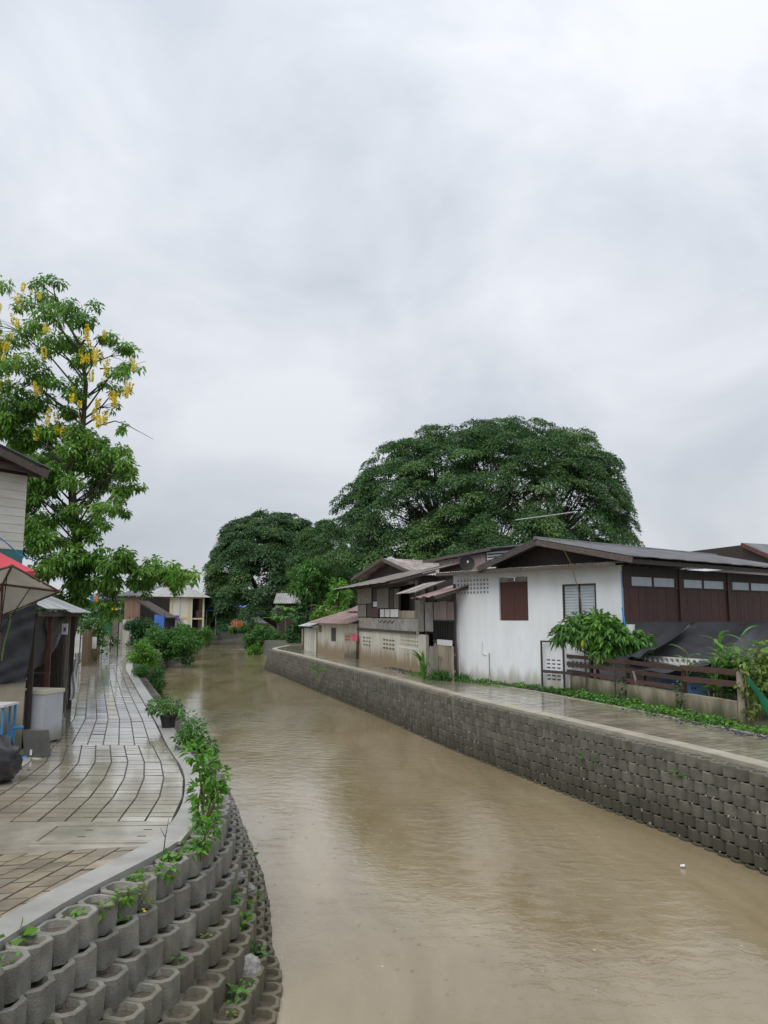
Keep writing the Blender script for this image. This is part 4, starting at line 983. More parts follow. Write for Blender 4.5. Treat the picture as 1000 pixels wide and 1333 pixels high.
sheets(pr_, (b1_[0],-1.1,b1_[1]-.2), (1,0,0), (0,1.4,.5), b2_[0]-b1_[0], 1.45, M['roof_grey'], name='awning_sheet')
# ---- gabled house behind it
GB = Frame(A(464,770,55)[:2], A(545,770,49)[:2]); gb = house('grey_gabled_house', GB, 'old house with open dark gable and grey corrugated roof behind the patched one')
xr, zr = GB.hit(502,726); x0, z0 = GB.hit(462,753); x1 = 2*xr-x0
box(gb, 'wall', (x0+.8,.6,0), (x1-.8,9,z0-.1), M['wood_dark'])
mb = MB(); mb.prism([(x0+.4,.5,z0-.1),(x1-.4,.5,z0-.1),(xr,.5,zr-.15)], .06); mb.build('gable_panel', M['wood_dark'], gb)
for ex in (x0, x1):
    sheets(gb, (xr,-.3,zr), (0,1,0), (ex-xr,0,z0-zr), 10, math.hypot(ex-xr, z0-zr), M['roof_grey'], wave=.2, amp=.035)
    beam(gb, 'bargeboard', (xr,-.32,zr-.06), (ex,-.32,z0-.06), .06, .22, M['wood_fascia'])

# ---- low white shed
LS = Frame(G(413,849)[:2], G(463,858)[:2]); ls = house('low_shed', LS, 'low stained white shed with purple-brown metal roof and one shuttered window', 'shed'); Lx = LS.len
w1 = rect(LS,431,817,437.5,835); w2 = rect(LS,415,814,419,823)
mb = MB(); mb.wall(0, Lx, 0, 2.15, 0, .12, [w1, w2]); mb.build('front_wall', M['old_white'], ls)
box(ls, 'left_wall', (0,.13,0), (.12,4,2.15), M['old_white'])
box(ls, 'window_shutter', (w1[0]+.01,.03,w1[2]+.01), (w1[1]-.01,.06,w1[3]-.01), M['wood_dark']); box(ls, 'window_shutter', (w2[0]+.01,.03,w2[2]+.01), (w2[1]-.01,.06,w2[3]-.01), M['bamboo'])
r_ = rect(LS,449,824,464,856); box(ls, 'door_panel', (r_[0],-.03,.03), (r_[1],-.003,r_[3]), M['render_beige'])
r_ = rect(LS,450,827,457,835); mb = MB()
for k in range(2):
    zz = [(r_[0]+(r_[1]-r_[0])*i/6, -.036, r_[3]-k*.2-(.12 if i % 2 else 0)) for i in range(7)]
    for a, c in zip(zz[:-1], zz[1:]): mb.beam(a, c, .006, .05, (0,1,0))
mb.build('red_scrawl', M['red_paint'], ls)
r_ = rect(LS,459,826,466,834); box(ls, 'pink_poster', (r_[0],-.05,r_[2]), (r_[1],-.033,r_[3]), M['pink_paint'])
sheets(ls, (-.7,-.6,2.12), (1,0,0), (0,3.4,1.0), Lx+.9, 3.5, M['roof_purple'], wave=.2)
sheets(ls, (1.5,1.6,2.9), (1,0,0), (0,2.6,1.2), Lx-.6, 2.8, M['roof_purple'], wave=.2)
box(ls, 'back_wall', (.13,4.0,0), (Lx,4.1,3.2), M['wood_dark'])
# tin lean-to beside the shed
TL = Frame(G(396,846)[:2], G(412,849)[:2]); tl = house('tin_lean_to', TL, 'tiny tin lean-to with zinc roof beside the low white shed', 'lean-to'); q = TL.len
sheets(tl, (0,0,0), (1,0,0), (0,0,1), q, 1.7, M['corr_gate'], name='wall_sheet'); box(tl, 'post', (-.15,-.05,0), (-.02,.1,1.8), M['metal_rust'])
for i in range(5): box(tl, 'brick', (-.5+.02*i,-.1,i*.33), (-.17,.15,i*.33+.3), M['render_beige'])
sheets(tl, (-.3,-.4,1.85), (1,0,0), (0,1.8,.5), q+.7, 1.9, M['roof_zinc'])
box(tl, 'back_wall', (0,1.4,0), (q,1.45,2.1), M['wood_dark'])
# ---- plank fence between the houses
PF = Frame(G(556,880)[:2], G(591,887)[:2]); pf = thing('plank_fence', (PF.o.x, PF.o.y, -.06), 'weathered upright plank fence between the patched house and white house', 'fence', PF.a)
for i in range(11):
    x = PF.len*i/11; hh = (1.45 if 2 < i else 1.3) + random.uniform(-.06,.08)
    mb = MB(); w = PF.len/11*.92; mb.prism([(x,0,0),(x+w,0,0),(x+w,0,hh-.04),(x+w*.55,0,hh),(x,0,hh-.06)], .03); mb.build('plank', M['wood_pale' if i > 3 else 'wood_grey'], pf, rot=(0,random.gauss(0,.01),0))
for z in (.4, 1.05): box(pf, 'rail', (0,.035,z), (PF.len,.08,z+.08), M['wood_grey'])

# ------------------------------------------------------------------ yard fence, shade net and things in the yard
FR = Frame((6.45,27.15), (8.45,18.75)); fe = thing('yard_fence', (FR.o.x, FR.o.y, -.06), 'low stained concrete wall topped with dark brown wooden rails', 'fence', FR.a); FL = FR.len
box(fe, 'concrete_base', (0,0,0), (FL-.05,.14,.60), M['mossy_wall'])
px_posts = [(735,.0),(768,.02),(815,.02),(888,.0)]
for px, y in px_posts:
    x = FR.hit(px,880)[0]; box(fe, 'post', (x-.05,.02,.602), (x+.05,.11,1.32+random.uniform(-.03,.08)), M['wood_rail'])
edges = [FR.hit(p,880)[0] for p in (730,768,815,888)] + [FL]
for i in range(4):
    a, c = edges[i]+.0, edges[i+1]
    for z in ((.72,.98,1.24) if i < 3 else (1.28,1.0)):
        s_ = random.uniform(-.03,.03); mb = MB(); mb.beam((a-.05,-.02+.004*i,z+s_), (c+.05,-.02+.004*i,z-s_*.5), .035, .12 if i < 3 else .14); mb.build('rail', M['wood_rail'], fe)
mb = MB(); mb.tube([(FL+.05,0.05,0),(FL+.05,.05,1.25),(FL+.03,.05,1.32)], [.09,.085,.08], 9); mb.build('end_post', M['mossy_wall'], fe)
# black framed gate beside the fence
ga = thing('garden_gate', (*WH.w(lv[0]-.1,-.16,0)[:2], -.06), 'small open gate of black metal bars against the white wall', 'gate', WH.a); gw = lv[1]-lv[0]+.35
for nm, lo, hi in (('upright',(0,0,0),(.06,.04,1.75)), ('upright',(gw-.06,0,0),(gw,.04,1.75)), ('top_bar',(.06,.0,1.69),(gw-.06,.04,1.75)), ('mid_bar',(.06,-.03,.62),(gw+1.0,.01,.72))): box(ga, nm, lo, hi, M['wood_dark'])
# the draped net
sn = thing('shade_net', (*SW.w(3,-1,0)[:2], 1.4), 'sagging black shade net slung from the timber wall over the yard', 'shade net'); so = Vector(sn.location)
def drape(P, Q, S, T, sag, nm='net_panel', m='shade_net', parent=None, org=None, fold=.05):
    mb = MB(); ph = random.random()*6
    mb.sheet(P, Q, S, T, 18, 12, lambda u, v: (0, 0, -sag*4*v*(1-v)*(.7+.3*math.sin(u*7+ph)) - sag*.8*4*u*(1-u)*v + fold*math.sin(u*17+v*4+ph)*v))
    mb.v = [tuple(Vector(v) - (org or so)) for v in mb.v]; mb.build(nm, M[m], parent or sn, smooth=True)
ft = lambda px, py, d: A(px, py, d)
drape(SW.w(.1,-.1,2.36), SW.w(4.0,-.1,2.36), ft(850,846,23.0), ft(790,858,25.0), .15)
drape(SW.w(4.3,-.1,2.34), SW.w(9.0,-.1,2.34), ft(925,862,20.6), ft(795,868,24.4), .26)
drape(SW.w(8.2,-.12,2.32), SW.w(11.4,-.12,2.32), ft(1010,845,20.5), ft(935,868,20.6), .20)
for p in (ft(838,842,23.8), ft(800,866,23.9), ft(925,866,21.2), ft(1010,845,20.5)):
    q = p - so; mb = MB(); mb.tube([q + Vector((0,0,.05)), Vector((q.x,q.y,-so.z-.05))], .025, 6); mb.build('prop', M['wood_dark'], sn)
# breeze-block screen, cabinets
BF = Frame(A(812,880,25.6)[:2], A(925,880,22.4)[:2]); bs = thing('breeze_block_screen', (BF.o.x, BF.o.y, -.06), 'white breeze-block screen with round holes under the shade net', 'screen wall', BF.a)
box(bs, 'base', (0,0,0), (BF.len,.12,.95), M['vent_white'])
nx = int(BF.len/.22); mb = MB()
for i in range(nx):
    for j in range(2):
        cx, cz, s_ = (i+.5)*.22, .95+(j+.5)*.22, .11
        sq = [(s_,0),(s_,s_),(0,s_),(-s_,s_),(-s_,0),(-s_,-s_),(0,-s_),(s_,-s_)]; oc = [(.075*math.cos(k*math.pi/4), .075*math.sin(k*math.pi/4)) for k in range(8)]
        v = [(cx+a,.01,cz+c) for a,c in sq]+[(cx+a,.01,cz+c) for a,c in oc]+[(cx+a,.11,cz+c) for a,c in oc]
        mb.add(v, [(k,8+k,8+(k+1)%8,(k+1)%8) for k in range(8)]+[(8+k,16+k,16+(k+1)%8,8+(k+1)%8) for k in range(8)])
tag(mb.build('breeze_blocks', M['vent_white'], bs), kind='stuff')
def cabinet(px0, px1, py, d, hh, label, m):
    a = A(px0,py,d); c = A(px1,py,d*.985); f_ = Frame(a[:2], c[:2]); t = thing('cabinet', (a.x,a.y,-.06), label, 'cabinet', f_.a)
    box(t, 'body', (0,.02,.1), (f_.len,.5,hh), M[m]); box(t, 'door', (.02,0,.14), (f_.len/2-.01,.018,hh-.04), M[m]); box(t, 'door', (f_.len/2+.01,0,.14), (f_.len-.02,.018,hh-.04), M[m])
    for x in (.06, f_.len-.1): box(t, 'leg', (x,.05,0), (x+.04,.4,.1), M['metal_dark'])
    for x in (f_.len/2-.06, f_.len/2+.03): box(t, 'handle', (x,-.02,hh*.62), (x+.03,0,hh*.68), M['metal_dark'])
cabinet(886,921,900,22.2,.95,'pale blue metal cabinet behind the end of the rails','blue_paint')
cabinet(858,884,900,23.4,.90,'pale blue cupboard behind the middle rails beside the cabinet','blue_paint')
# leaning boards
lb = thing('leaning_board', (*A(836,890,22.9)[:2], -.06), 'narrow white board leaning behind the fence rails', 'board'); box(lb, 'plank', (0,0,0), (.06,.03,1.05), M['wood_pale']); lb.rotation_euler = (R(-10),R(-12),0)
bp_ = thing('blue_rod', (*A(818,850,24.9)[:2], -.06), 'bright blue plastic pipe standing against the white house corner', 'pipe'); mb = MB(); mb.tube([(0,0,0),(.02,.05,1.5),(-.1,.1,2.9)], .03, 6); mb.build('pipe_run', M['blue_plastic'], bp_)
bk = thing('white_bucket', (*A(821,822,24.9)[:2], 2.0), 'white plastic pail hanging at the white house corner', 'bucket'); mb = MB(); mb.lathe([(.11,0),(.15,.3),(.155,.3),(.135,.29),(.1,.02)], 14); mb.build('pail', M['plastic_white'], bk)
mb = MB(); mb.tube([(math.cos(i*.35)*.15, 0, .3+math.sin(i*.35)*.14) for i in range(10)], .006, 4); mb.build('handle', M['metal_dark'], bk)
# green sheet slung off the end post
ge = thing('green_tarp', (*A(985,900,18.2)[:2], .5), 'bright green tarpaulin slung from the concrete end post', 'tarpaulin'); go = Vector(ge.location)
drape(A(972,877,18.4), A(1040,960,16.8), A(1040,985,16.9), A(976,884,18.5), .25, 'sheet', 'green_tarp', ge, go, .03)
mb = MB(); mb.tube([A(972,877,18.4)-go, A(968,874,18.6)-go], .01, 5); mb.build('rope', M['plastic_white'], ge)
# bamboo cane
cn = thing('bamboo_cane', (*A(764,880,26.0)[:2], -.06), 'long bent bamboo cane leaning past the louvred window', 'cane'); co = Vector(cn.location)
mb = MB(); mb.tube([(0,0,-.02), A(760,830,26)-co, A(756,780,26)-co, A(744,735,26)-co, A(727,702,26)-co], [.022,.02,.017,.013,.006], 6); mb.build('culm', M['bamboo'], cn)
P,D,N,L,W = cloud([(np.array(A(720,695,26)-co),(.12,.1,.12))], 120, .2, .04); link('leaf_tuft', leaf_mesh('leaf_tuft',P,D,N,L,W,M['leaf_yellowish']), cn)
M['cement'] = mat('cement', (0.34,0.33,0.31), (0.18,0.175,0.165), 14, .85, .8, 60)
# ------------------------------------------------------------------ plants around the houses on the right bank
rng = np.random.default_rng(31); random.seed(31)
b0 = Vector((*A(778,880,25.6)[:2], -.06)); k = .0256
ft_ = thing('frangipani_tree', b0, 'small spreading tree with glossy leaves behind the brown rails', 'tree')
bl = [(np.array(A(px,py,25.6+dz)-b0),(r_*k,r_*k,r_*k*.7)) for px,py,r_,dz in [(738,820,17,0),(752,812,18,.4),(770,808,18,.3),(785,815,20,-.3),(800,828,22,-.5),(820,832,16,-.6),(840,834,9,-.7),(790,845,16,-.5),(760,828,16,-.2),(812,848,12,-.6),(728,830,9,0),(775,830,16,0)]]
link('crown', leaf_mesh('crown', *cloud(bl, 95, .25, .10, .7, .3, .5), M['leaf_mid'], curl=.3), ft_)
bl2 = bl[3:8]; link('crown', leaf_mesh('crown', *cloud(bl2, 45, .26, .11, .4, .8, .5), M['leaf_bright'], curl=.3), ft_)
mb = MB(); mb.tube([(0,0,-.05),(.05,0,.5),A(775,855,25.6)-b0,A(770,835,25.6)-b0],[.07,.06,.05,.03],7); mb.build('trunk', M['bark'], ft_)
mb = MB()
for c, r_ in bl: mb.tube([A(776,858,25.6)-b0, Vector(c)],[.03,.012],5,cap=False)
tag(mb.build('branches', M['bark'], ft_), kind='stuff')
mb = MB(); mb.lathe([(.02,-.13),(.06,-.1),(.085,0),(.06,.09),(.02,.12)], 10, A(759,838,25.2)-b0); mb.build('fruit', M['yellow_paint'], ft_, smooth=True)
def strap_plant(base, label, n_, h0, h1, w, m, lean=.5, group=None, name='ginger_plant', spread=.12):
    t = thing(name, base, label, 'plant', group=group); mb = MB()
    for i in range(n_):
        a = random.random()*6.28; ln = random.uniform(h0,h1); le = abs(random.gauss(0,lean))+.08; ww = w*random.uniform(.7,1.2)
        o_ = Vector((random.gauss(0,spread), random.gauss(0,spread), 0)); d = Vector((math.cos(a),math.sin(a),0)); sd_ = Vector((-math.sin(a),math.cos(a),0)); v = []
        z0 = ln*random.uniform(.1,.5)
        for q in range(6):
            s = q/5; p = o_ + d*(ln*le*s*s) + Vector((0,0,z0*min(1,s*3) + ln*(s-.42*le*s*s*s))); wq = ww*math.sin(math.pi*(.1+.88*s))
            v += [p - sd_*wq/2 + d*wq*.15, p, p + sd_*wq/2 + d*wq*.15]
        m2 = MB(); m2.add(v, [f for q in range(5) for f in ((3*q,3*q+1,3*q+4,3*q+3),(3*q+1,3*q+2,3*q+5,3*q+4))]); m2.build('leaf', M[m], t, smooth=True)
    return t
def ginger(base, label, n_, h0, h1, ll, lw, spread):
    t = thing('ginger_plant', base, label, 'plant'); st_ = MB()
    def leaf(p, a, el, ln, w):
        d = Vector((math.cos(a)*math.cos(el), math.sin(a)*math.cos(el), math.sin(el))); sd_ = Vector((-math.sin(a), math.cos(a), 0)); v = []
        for q in range(6):
            s_ = q/5; c = p + d*(ln*s_) - Vector((0,0,ln*.38*s_*s_)); wq = w*math.sin(math.pi*(.08+.9*s_)); v += [c - sd_*wq/2 + Vector((0,0,wq*.18)), c, c + sd_*wq/2 + Vector((0,0,wq*.18))]
        m2 = MB(); m2.add(v, [f for q in range(5) for f in ((3*q,3*q+1,3*q+4,3*q+3),(3*q+1,3*q+2,3*q+5,3*q+4))]); m2.build('leaf', M['leaf_banana'], t, smooth=True)
    for i in range(n_):
        o_ = Vector((random.gauss(0,spread), random.gauss(0,spread*.7), 0)); hh = random.uniform(h0,h1); a0 = random.random()*6.28; ln_ = Vector((math.cos(a0), math.sin(a0), 0))*random.uniform(.05,.3)
        top = o_ + ln_ + Vector((0,0,hh)); st_.tube([o_, o_.lerp(top,.5)-ln_*.15, top], [.02,.016,.008], 5)
        for j in range(9):
            s_ = .38+.62*j/8; p = o_.lerp(top, s_); leaf(p, a0 + (0 if j % 2 else math.pi) + random.gauss(0,.45), random.uniform(.55,.95), ll*random.uniform(.75,1.15), lw*random.uniform(.8,1.2))
    tag(st_.build('stems', M['stem'], t), kind='stuff'); return t
ginger((*A(945,900,21.0)[:2],-.06), 'tall bright ginger clump with arching leaves beside the end post', 22, 1.0, 2.15, .70, .12, .34)
ginger((*A(992,910,20.2)[:2],-.06), 'broad leaved ginger clump behind the green tarpaulin', 20, .9, 1.8, .7, .17, .45)
vb = Vector((*A(978,925,18.5)[:2],-.06)); kk=.0185
bush('pothos_vine', vb, [(np.array(A(px,py,18.55)-vb),(r_*kk,r_*kk*.8,r_*kk)) for px,py,r_ in [(968,862,12),(982,870,16),(992,890,16),(975,895,12),(985,918,12),(1000,860,14),(990,845,10),(972,930,7)]],
     'variegated yellow green vine smothering the end post and shrubs', 'vine', 'leaf_yellowish', .15, .08, 110, droop=.5)
# spiky young plant on the path edge, grasses and weeds
strap_plant((*G(552,884)[:2],-.06), 'small arching palm-like plant before the stained base wall', 12, .9, 1.3, .16, 'leaf_banana', .9, spread=.05)
def tuft(base, label, n_, r_, h0, h1, w, m='leaf_bright', lean=.45, group=None, name='grass_tuft'):
    t = thing(name, base, label, 'grass', group=group); tag(link('blades', leaf_mesh('blades', *blades(n_, r_, h0, h1, w, lean), M[m], curl=.25, mid=.35), t), kind='stuff')
    mb = MB(); mb.lathe([(.05,-.03),(.1,.0),(.02,.03)], 7); mb.build('crown', M['stem'], t); return t
tuft((*G(578,885)[:2],-.06), 'lush green grass tuft at the foot of the plank fence', 420, .28, .35, .85, .025, 'leaf_mid')
tuft((*G(604,887)[:2],-.06), 'thin grass tuft at the left corner of the white house', 120, .16, .3, .65, .025, 'leaf_mid')
tuft((*G(545,879)[:2],-.06), 'short weed tuft beside the stained base wall', 150, .25, .12, .4, .03, 'leaf_bright')
tuft((*G(660,893)[:2],-.06), 'sparse weeds at the middle of the white wall', 200, .3, .08, .26, .03, 'leaf_mid')
def groundcover(name, pts, n_, r_, m, h_=.16, L=.10, W=.06):
    P = []; seg = [(Vector((*a,0)), Vector((*c,0))) for a, c in zip(pts[:-1], pts[1:])]; tot = sum((c-a).length for a, c in seg)
    for a, c in seg:
        k_ = int(n_*(c-a).length/tot); t = rng.random(k_); base = np.array(a)[None]*(1-t[:,None]) + np.array(c)[None]*t[:,None]
        clump = .45+.55*np.sin(t*(c-a).length*2.1+a.x)*np.sin(t*(c-a).length*5.3)
        nr = np.array((-(c-a).y,(c-a).x,0))/(c-a).length
        base = base + nr[None]*(rng.normal(scale=r_, size=k_)*(0.5+clump))[:,None]; base[:,2] = -.06 + h_*rng.random(k_)*(.35+np.abs(clump)); P.append(base)
    P = np.concatenate(P); k_ = len(P); D = rng.normal(size=(k_,3)); D[:,2] = np.abs(D[:,2])*.6+.2; N = rng.normal(scale=.4,size=(k_,3)); N[:,2] += 1
    o = link(name, leaf_mesh(name, P, D, N, L*(.6+.8*rng.random(k_)), W*(.6+.8*rng.random(k_)), M[m])); return o
fw_ = [FR.w(x,-.45,0)[:2] for x in (0,2,4,6,FL)]
tag(groundcover('weeds', [WH.w(1.0,-.2,0)[:2], WH.w(4.5,-.35,0)[:2]] + fw_, 5200, .20, 'leaf_mid'), 'low green weeds creeping along the yard wall and path edge', 'weeds', kind='stuff')
tag(groundcover('weeds', [FR.w(x,-.3,0)[:2] for x in (1,4,FL+1.5)], 1600, .22, 'leaf_bright', .2), 'bright weeds among the darker creepers under the rails', 'weeds', kind='stuff')
# wall climbers on the yard fence
for px, nm in ((815,'small creeper climbing the yard wall below the second post'), (888,'ragged creeper climbing the yard wall below the third post')):
    x = FR.hit(px,900)[0]; bb = FR.w(x,-.08,-.06)
    bush('creeper', bb, [((0,0,.2),(.16,.08,.2)),((.04,0,.5),(.12,.08,.2)),((-.05,0,.75),(.1,.07,.15))], nm, 'creeper', 'leaf_dark', .09, .06, 160, stem_r=.008)
# dark gravel against the walls
mb = MB()
for (a, c, n_, r_) in ((WH.w(2,-.25,0), WH.w(5,-.45,0), 500, .16), (FR.w(5,-.7,0), FR.w(FL+2,-.6,0), 900, .22), (WD.w(8,-.3,0), WD.w(WL_+.2,-.45,0), 500, .2), (Vector((-6.5,11.6,0)), Vector((-6.9,14.0,0)), 900, .22)):
    for _ in range(n_):
        p = a.lerp(c, random.random()); s_ = random.uniform(.02,.05); T = Matrix.Translation((p.x+random.gauss(0,r_), p.y+random.gauss(0,r_), -.05+random.random()*.04)) @ Euler((random.random()*3,random.random()*3,random.random()*3)).to_matrix().to_4x4()
        mb.box((-s_,-s_*.7,-s_*.6),(s_,s_*.7,s_*.6),0,T)
tag(mb.build('gravel', M['gravel']), 'dark loose gravel heaped along the wall feet', 'gravel', kind='stuff')

# ------------------------------------------------------------------ plants on the left wall and kerb
def lbush(px, py, fy, blobs, label, m='leaf_mid', L=.14, W=.07, per=120, cat='bush', name='bush', group=None, z=-.06, **kw):
    b0 = G(px,py,z) if fy is None else Vector((*A(px,py,fy)[:2], z)); f_ = b0.y; k_ = f_/1000
    bl = [(np.array(A(a,c,f_)-b0), (r_*k_, r_*k_*1.1, r_*k_*.85)) for a, c, r_ in blobs]
    return bush(name, b0, bl, label, cat, m, L, W, per, group, **kw)
lbush(262,1075,None,[(262,1030,16.1),(280,1010,17.2),(268,995,16.1),(255,980,13.8),(285,1030,11.5),(268,1055,13.8),(272,1080,11.5)], 'leafy shrub with a bare brown stem rooted in the top blocks','leaf_bright',0.097,0.053,300)
lbush(268,1105,None,[(266,1090,14.3),(278,1075,11.7),(262,1070,11.7)], 'low fern-like weed at the turn of the kerb','leaf_bright',0.079,0.031,304,name='weed_plant',cat='weed')
lbush(245,985,15.5,[(245,970,16.2),(258,968,17.6),(270,975,13.5),(240,958,12.2),(256,950,13.5)], 'bushy green weed overhanging the wall beside the kink in the kerb','leaf_mid',0.097,0.044,285)
lbush(250,955,17.6,[(252,945,11.7),(245,935,10.4)], 'reedy weed tuft next to the black flowerpot','leaf_mid',0.114,0.026,272)
lbush(212,915,22.2,[(215,925,14.0),(228,930,11.2),(205,918,11.2)], 'low trailing plant on the kerb behind the flowerpot','leaf_mid',0.106,0.044,270)
lbush(188,890,33.6,[(190,885,16.8),(198,895,15.4),(202,908,12.6),(186,872,12.6),(206,882,11.2),(195,905,12.6)], 'long hanging shrub trailing from the kerb down to the water','leaf_mid',0.141,0.044,209)
lbush(180,868,43,[(182,858,12.6),(190,850,12.6),(184,842,11.2),(193,862,9.8)], 'bright yellow green bush at the path bend','leaf_bright',0.176,0.079,136)
lbush(205,850,62,[(200,838,15.4),(214,834,16.8),(228,830,18.2),(242,834,16.8),(250,842,14.0),(235,845,16.8),(218,848,16.8),(205,850,14.0),(225,838,16.8)], 'wide rounded thicket bulging over the canal bank','leaf_mid',0.229,0.097,92)
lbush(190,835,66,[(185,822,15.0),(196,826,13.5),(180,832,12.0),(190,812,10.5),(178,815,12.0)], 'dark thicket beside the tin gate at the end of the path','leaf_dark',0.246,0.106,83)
lbush(255,830,92,[(240,822,14.0),(252,826,12.6),(232,820,11.2),(262,828,11.2),(270,824,8.4)], 'round shrub in front of the cream building','leaf_mid',0.299,0.132,54)
lbush(345,850,84,[(330,836,12.2),(342,830,14.9),(355,828,13.5),(366,834,12.2),(345,842,13.5),(328,845,9.5),(372,842,9.5),(358,840,12.2),(336,822,8.1)], 'dense shrub thicket on the far right bank point','leaf_mid',0.282,0.123,64)
lbush(335,850,82,[(332,846,7.2),(345,848,6.0),(326,848,6.0),(362,842,7.2)], 'bright green creeper hanging at the tip of the far bank point','leaf_bright',0.264,0.114,51)
lbush(410,872,41.5,[(408,868,3.5),(418,871,4),(426,874,3),(414,876,2.5)], 'bright creeper spilling over the right kerb down the block wall','leaf_bright',.13,.07,110,cat='creeper',name='creeper')
# weeds rooted in single blocks
spots = [(14,1232,10,'broad-leaved seedling in a top block'),(94,1200,9,'clover-like weed in a top block'),(130,1188,7,'wispy dry weed in a top block'),(160,1172,11,'leafy weed in a top block beside a taller sprout'),
         (172,1150,9,'upright feathery sprout by the kerb'),(214,1140,10,'small green weed beside a bare twig'),(250,1112,12,'mounded green weed filling a top block near the turn'),(212,1122,7,'flat weed creeping on the kerb'),(232,1118,8,'pale seedling against the kerb edge')]
for i, (px,py,r_,lab) in enumerate(spots):
    b0 = G(px,py,-.08); k_ = b0.length/1000
    bush('weed_plant', b0, [((0,0,r_*k_*.5),(r_*k_*1.2,r_*k_*1.2,r_*k_*.6)),((r_*k_*.6,0.02,r_*k_*.7),(r_*k_*.7,r_*k_*.7,r_*k_*.8))], lab, 'weed', 'leaf_bright' if i != 2 else 'leaf_yellowish', .075 if i else .13, .045 if i else .09, 330 if i else 120, stem_r=.005)
def proj(p):
    x, y, z = p; z -= CAMH; d = y*math.cos(PITCH)+z*math.sin(PITCH); return 500+1000*x/d, 666.5-1000*(-y*math.sin(PITCH)+z*math.cos(PITCH))/d
for i, (px,py,lab) in enumerate([(318,1180,'bright weed growing from the middle of the block wall'),(312,1212,'small weed low on the near block wall'),(320,1085,'trailing weed where the block wall turns away'),(345,1170,'weed near the waterline of the block wall'),(362,1260,'grassy weed at the foot of the block wall'),(350,1315,'dark weed at the wall foot near the lowest blocks'),(298,1170,'tiny fern on a middle block'),(330,1120,'leafy sprig between blocks past the turn')]):
    q = min([c for c in lblocks if c[2] > WATER+.12], key=lambda c: (proj(c[:3])[0]-px)**2 + (proj(c[:3])[1]-py)**2); b0 = Vector((q[0],q[1],q[2]-.06)); r_ = .085
    bush('weed_plant', b0, [((0,0,.07),(r_,r_,r_*.8)),((.05,-.03,.12),(r_*.7,r_*.7,r_))], lab, 'weed', 'leaf_bright' if i in (0,1) else 'leaf_mid', .09, .05, 260, stem_r=.004)
cand = [c for c in lblocks if 5.5 < c[1] < 14 and c[2] > WATER+.1 and in_frame(c[:3])]; random.shuffle(cand)
for q in cand[:16]:
    r_ = random.uniform(.03,.07); bush('wall_weed', Vector((q[0]+random.uniform(-.05,.05),q[1]+random.uniform(-.05,.05),q[2]-.055)), [((0,0,r_),(r_,r_,r_*.8))], 'tiny weed sprouting from the soil of a left wall block', 'weed', random.choice(('leaf_mid','leaf_mid','leaf_bright','leaf_yellowish')), .05, .028, 420, 'tiny weeds in the left wall blocks', stem_r=.003)
cand = [c for c in rblocks if 14 < c[1] < 34 and c[4] < 5 and in_frame(c[:3])]; random.shuffle(cand)
for q in cand[:9]:
    r_ = random.uniform(.05,.1); bush('wall_weed', Vector((q[0]-.1,q[1]-.06,q[2]-.03)), [((0,0,r_*.8),(r_,r_,r_*.8))], 'tiny weed rooted between the dark blocks of the long curved wall', 'weed', random.choice(('leaf_mid','leaf_bright')), .07, .035, 260, 'tiny weeds in the long curved wall', stem_r=.003)
# yellow flowered weed
b0 = G(190,1185,-.28); fl = bush('flowering_weed', b0, [((0,0,.02),(.08,.08,.14)),((0,0,.16),(.07,.07,.1))], 'trailing weed with tiny yellow flowers between two blocks', 'weed', 'leaf_yellowish', .06, .02, 260, stem_r=.004)
for i in range(7):
    mb = MB(); c = Vector((random.gauss(0,.06), -.07+random.gauss(0,.03), random.uniform(-.12,.2))); mb.lathe([(.004,0),(.016,.004),(.014,.012),(.004,.014)], 7, c); mb.build('flower', M['petal_yellow'], fl)
b0 = G(212,1115,-.05); tw = thing('dead_twig', b0, 'bare dark twig sticking up beside the kerb', 'twig'); mb = MB(); mb.tube([(0,0,-.03),(.02,0,.2),(.05,.02,.42)],[.008,.006,.002],5); mb.tube([(.02,0,.2),(-.04,.0,.3)],[.005,.002],4); mb.build('stick', M['bark_wet'], tw)
# potted plant on the kerb
pb = Vector((-5.0,18.3,-.02)); pt = thing('flowerpot', pb, 'black plastic flowerpot with a bushy green herb on the kerb', 'flowerpot')
mb = MB(); mb.lathe([(.14,0),(.185,.27),(.205,.28),(.205,.32),(.18,.32),(.165,.25),(.02,.25)], 16); mb.build('pot', M['plastic_black'], pt)
mb = MB(); mb.lathe([(.166,.25),(.165,.27),(.01,.275)], 12); mb.build('potting_soil', M['soil'], pt)
link('foliage', leaf_mesh('foliage', *cloud([((-.25,0,.5),(.28,.25,.18)),((.05,0,.55),(.25,.25,.2)),((.22,0,.45),(.15,.15,.2)),((-.1,.1,.42),(.3,.25,.15))], 170, .1, .045, .3, .3), M['leaf_mid']), pt)
stems(pt, [(-.25,0,.5),(.05,0,.55),(.22,0,.45)], (0,0,.25), .012, M['stem'])

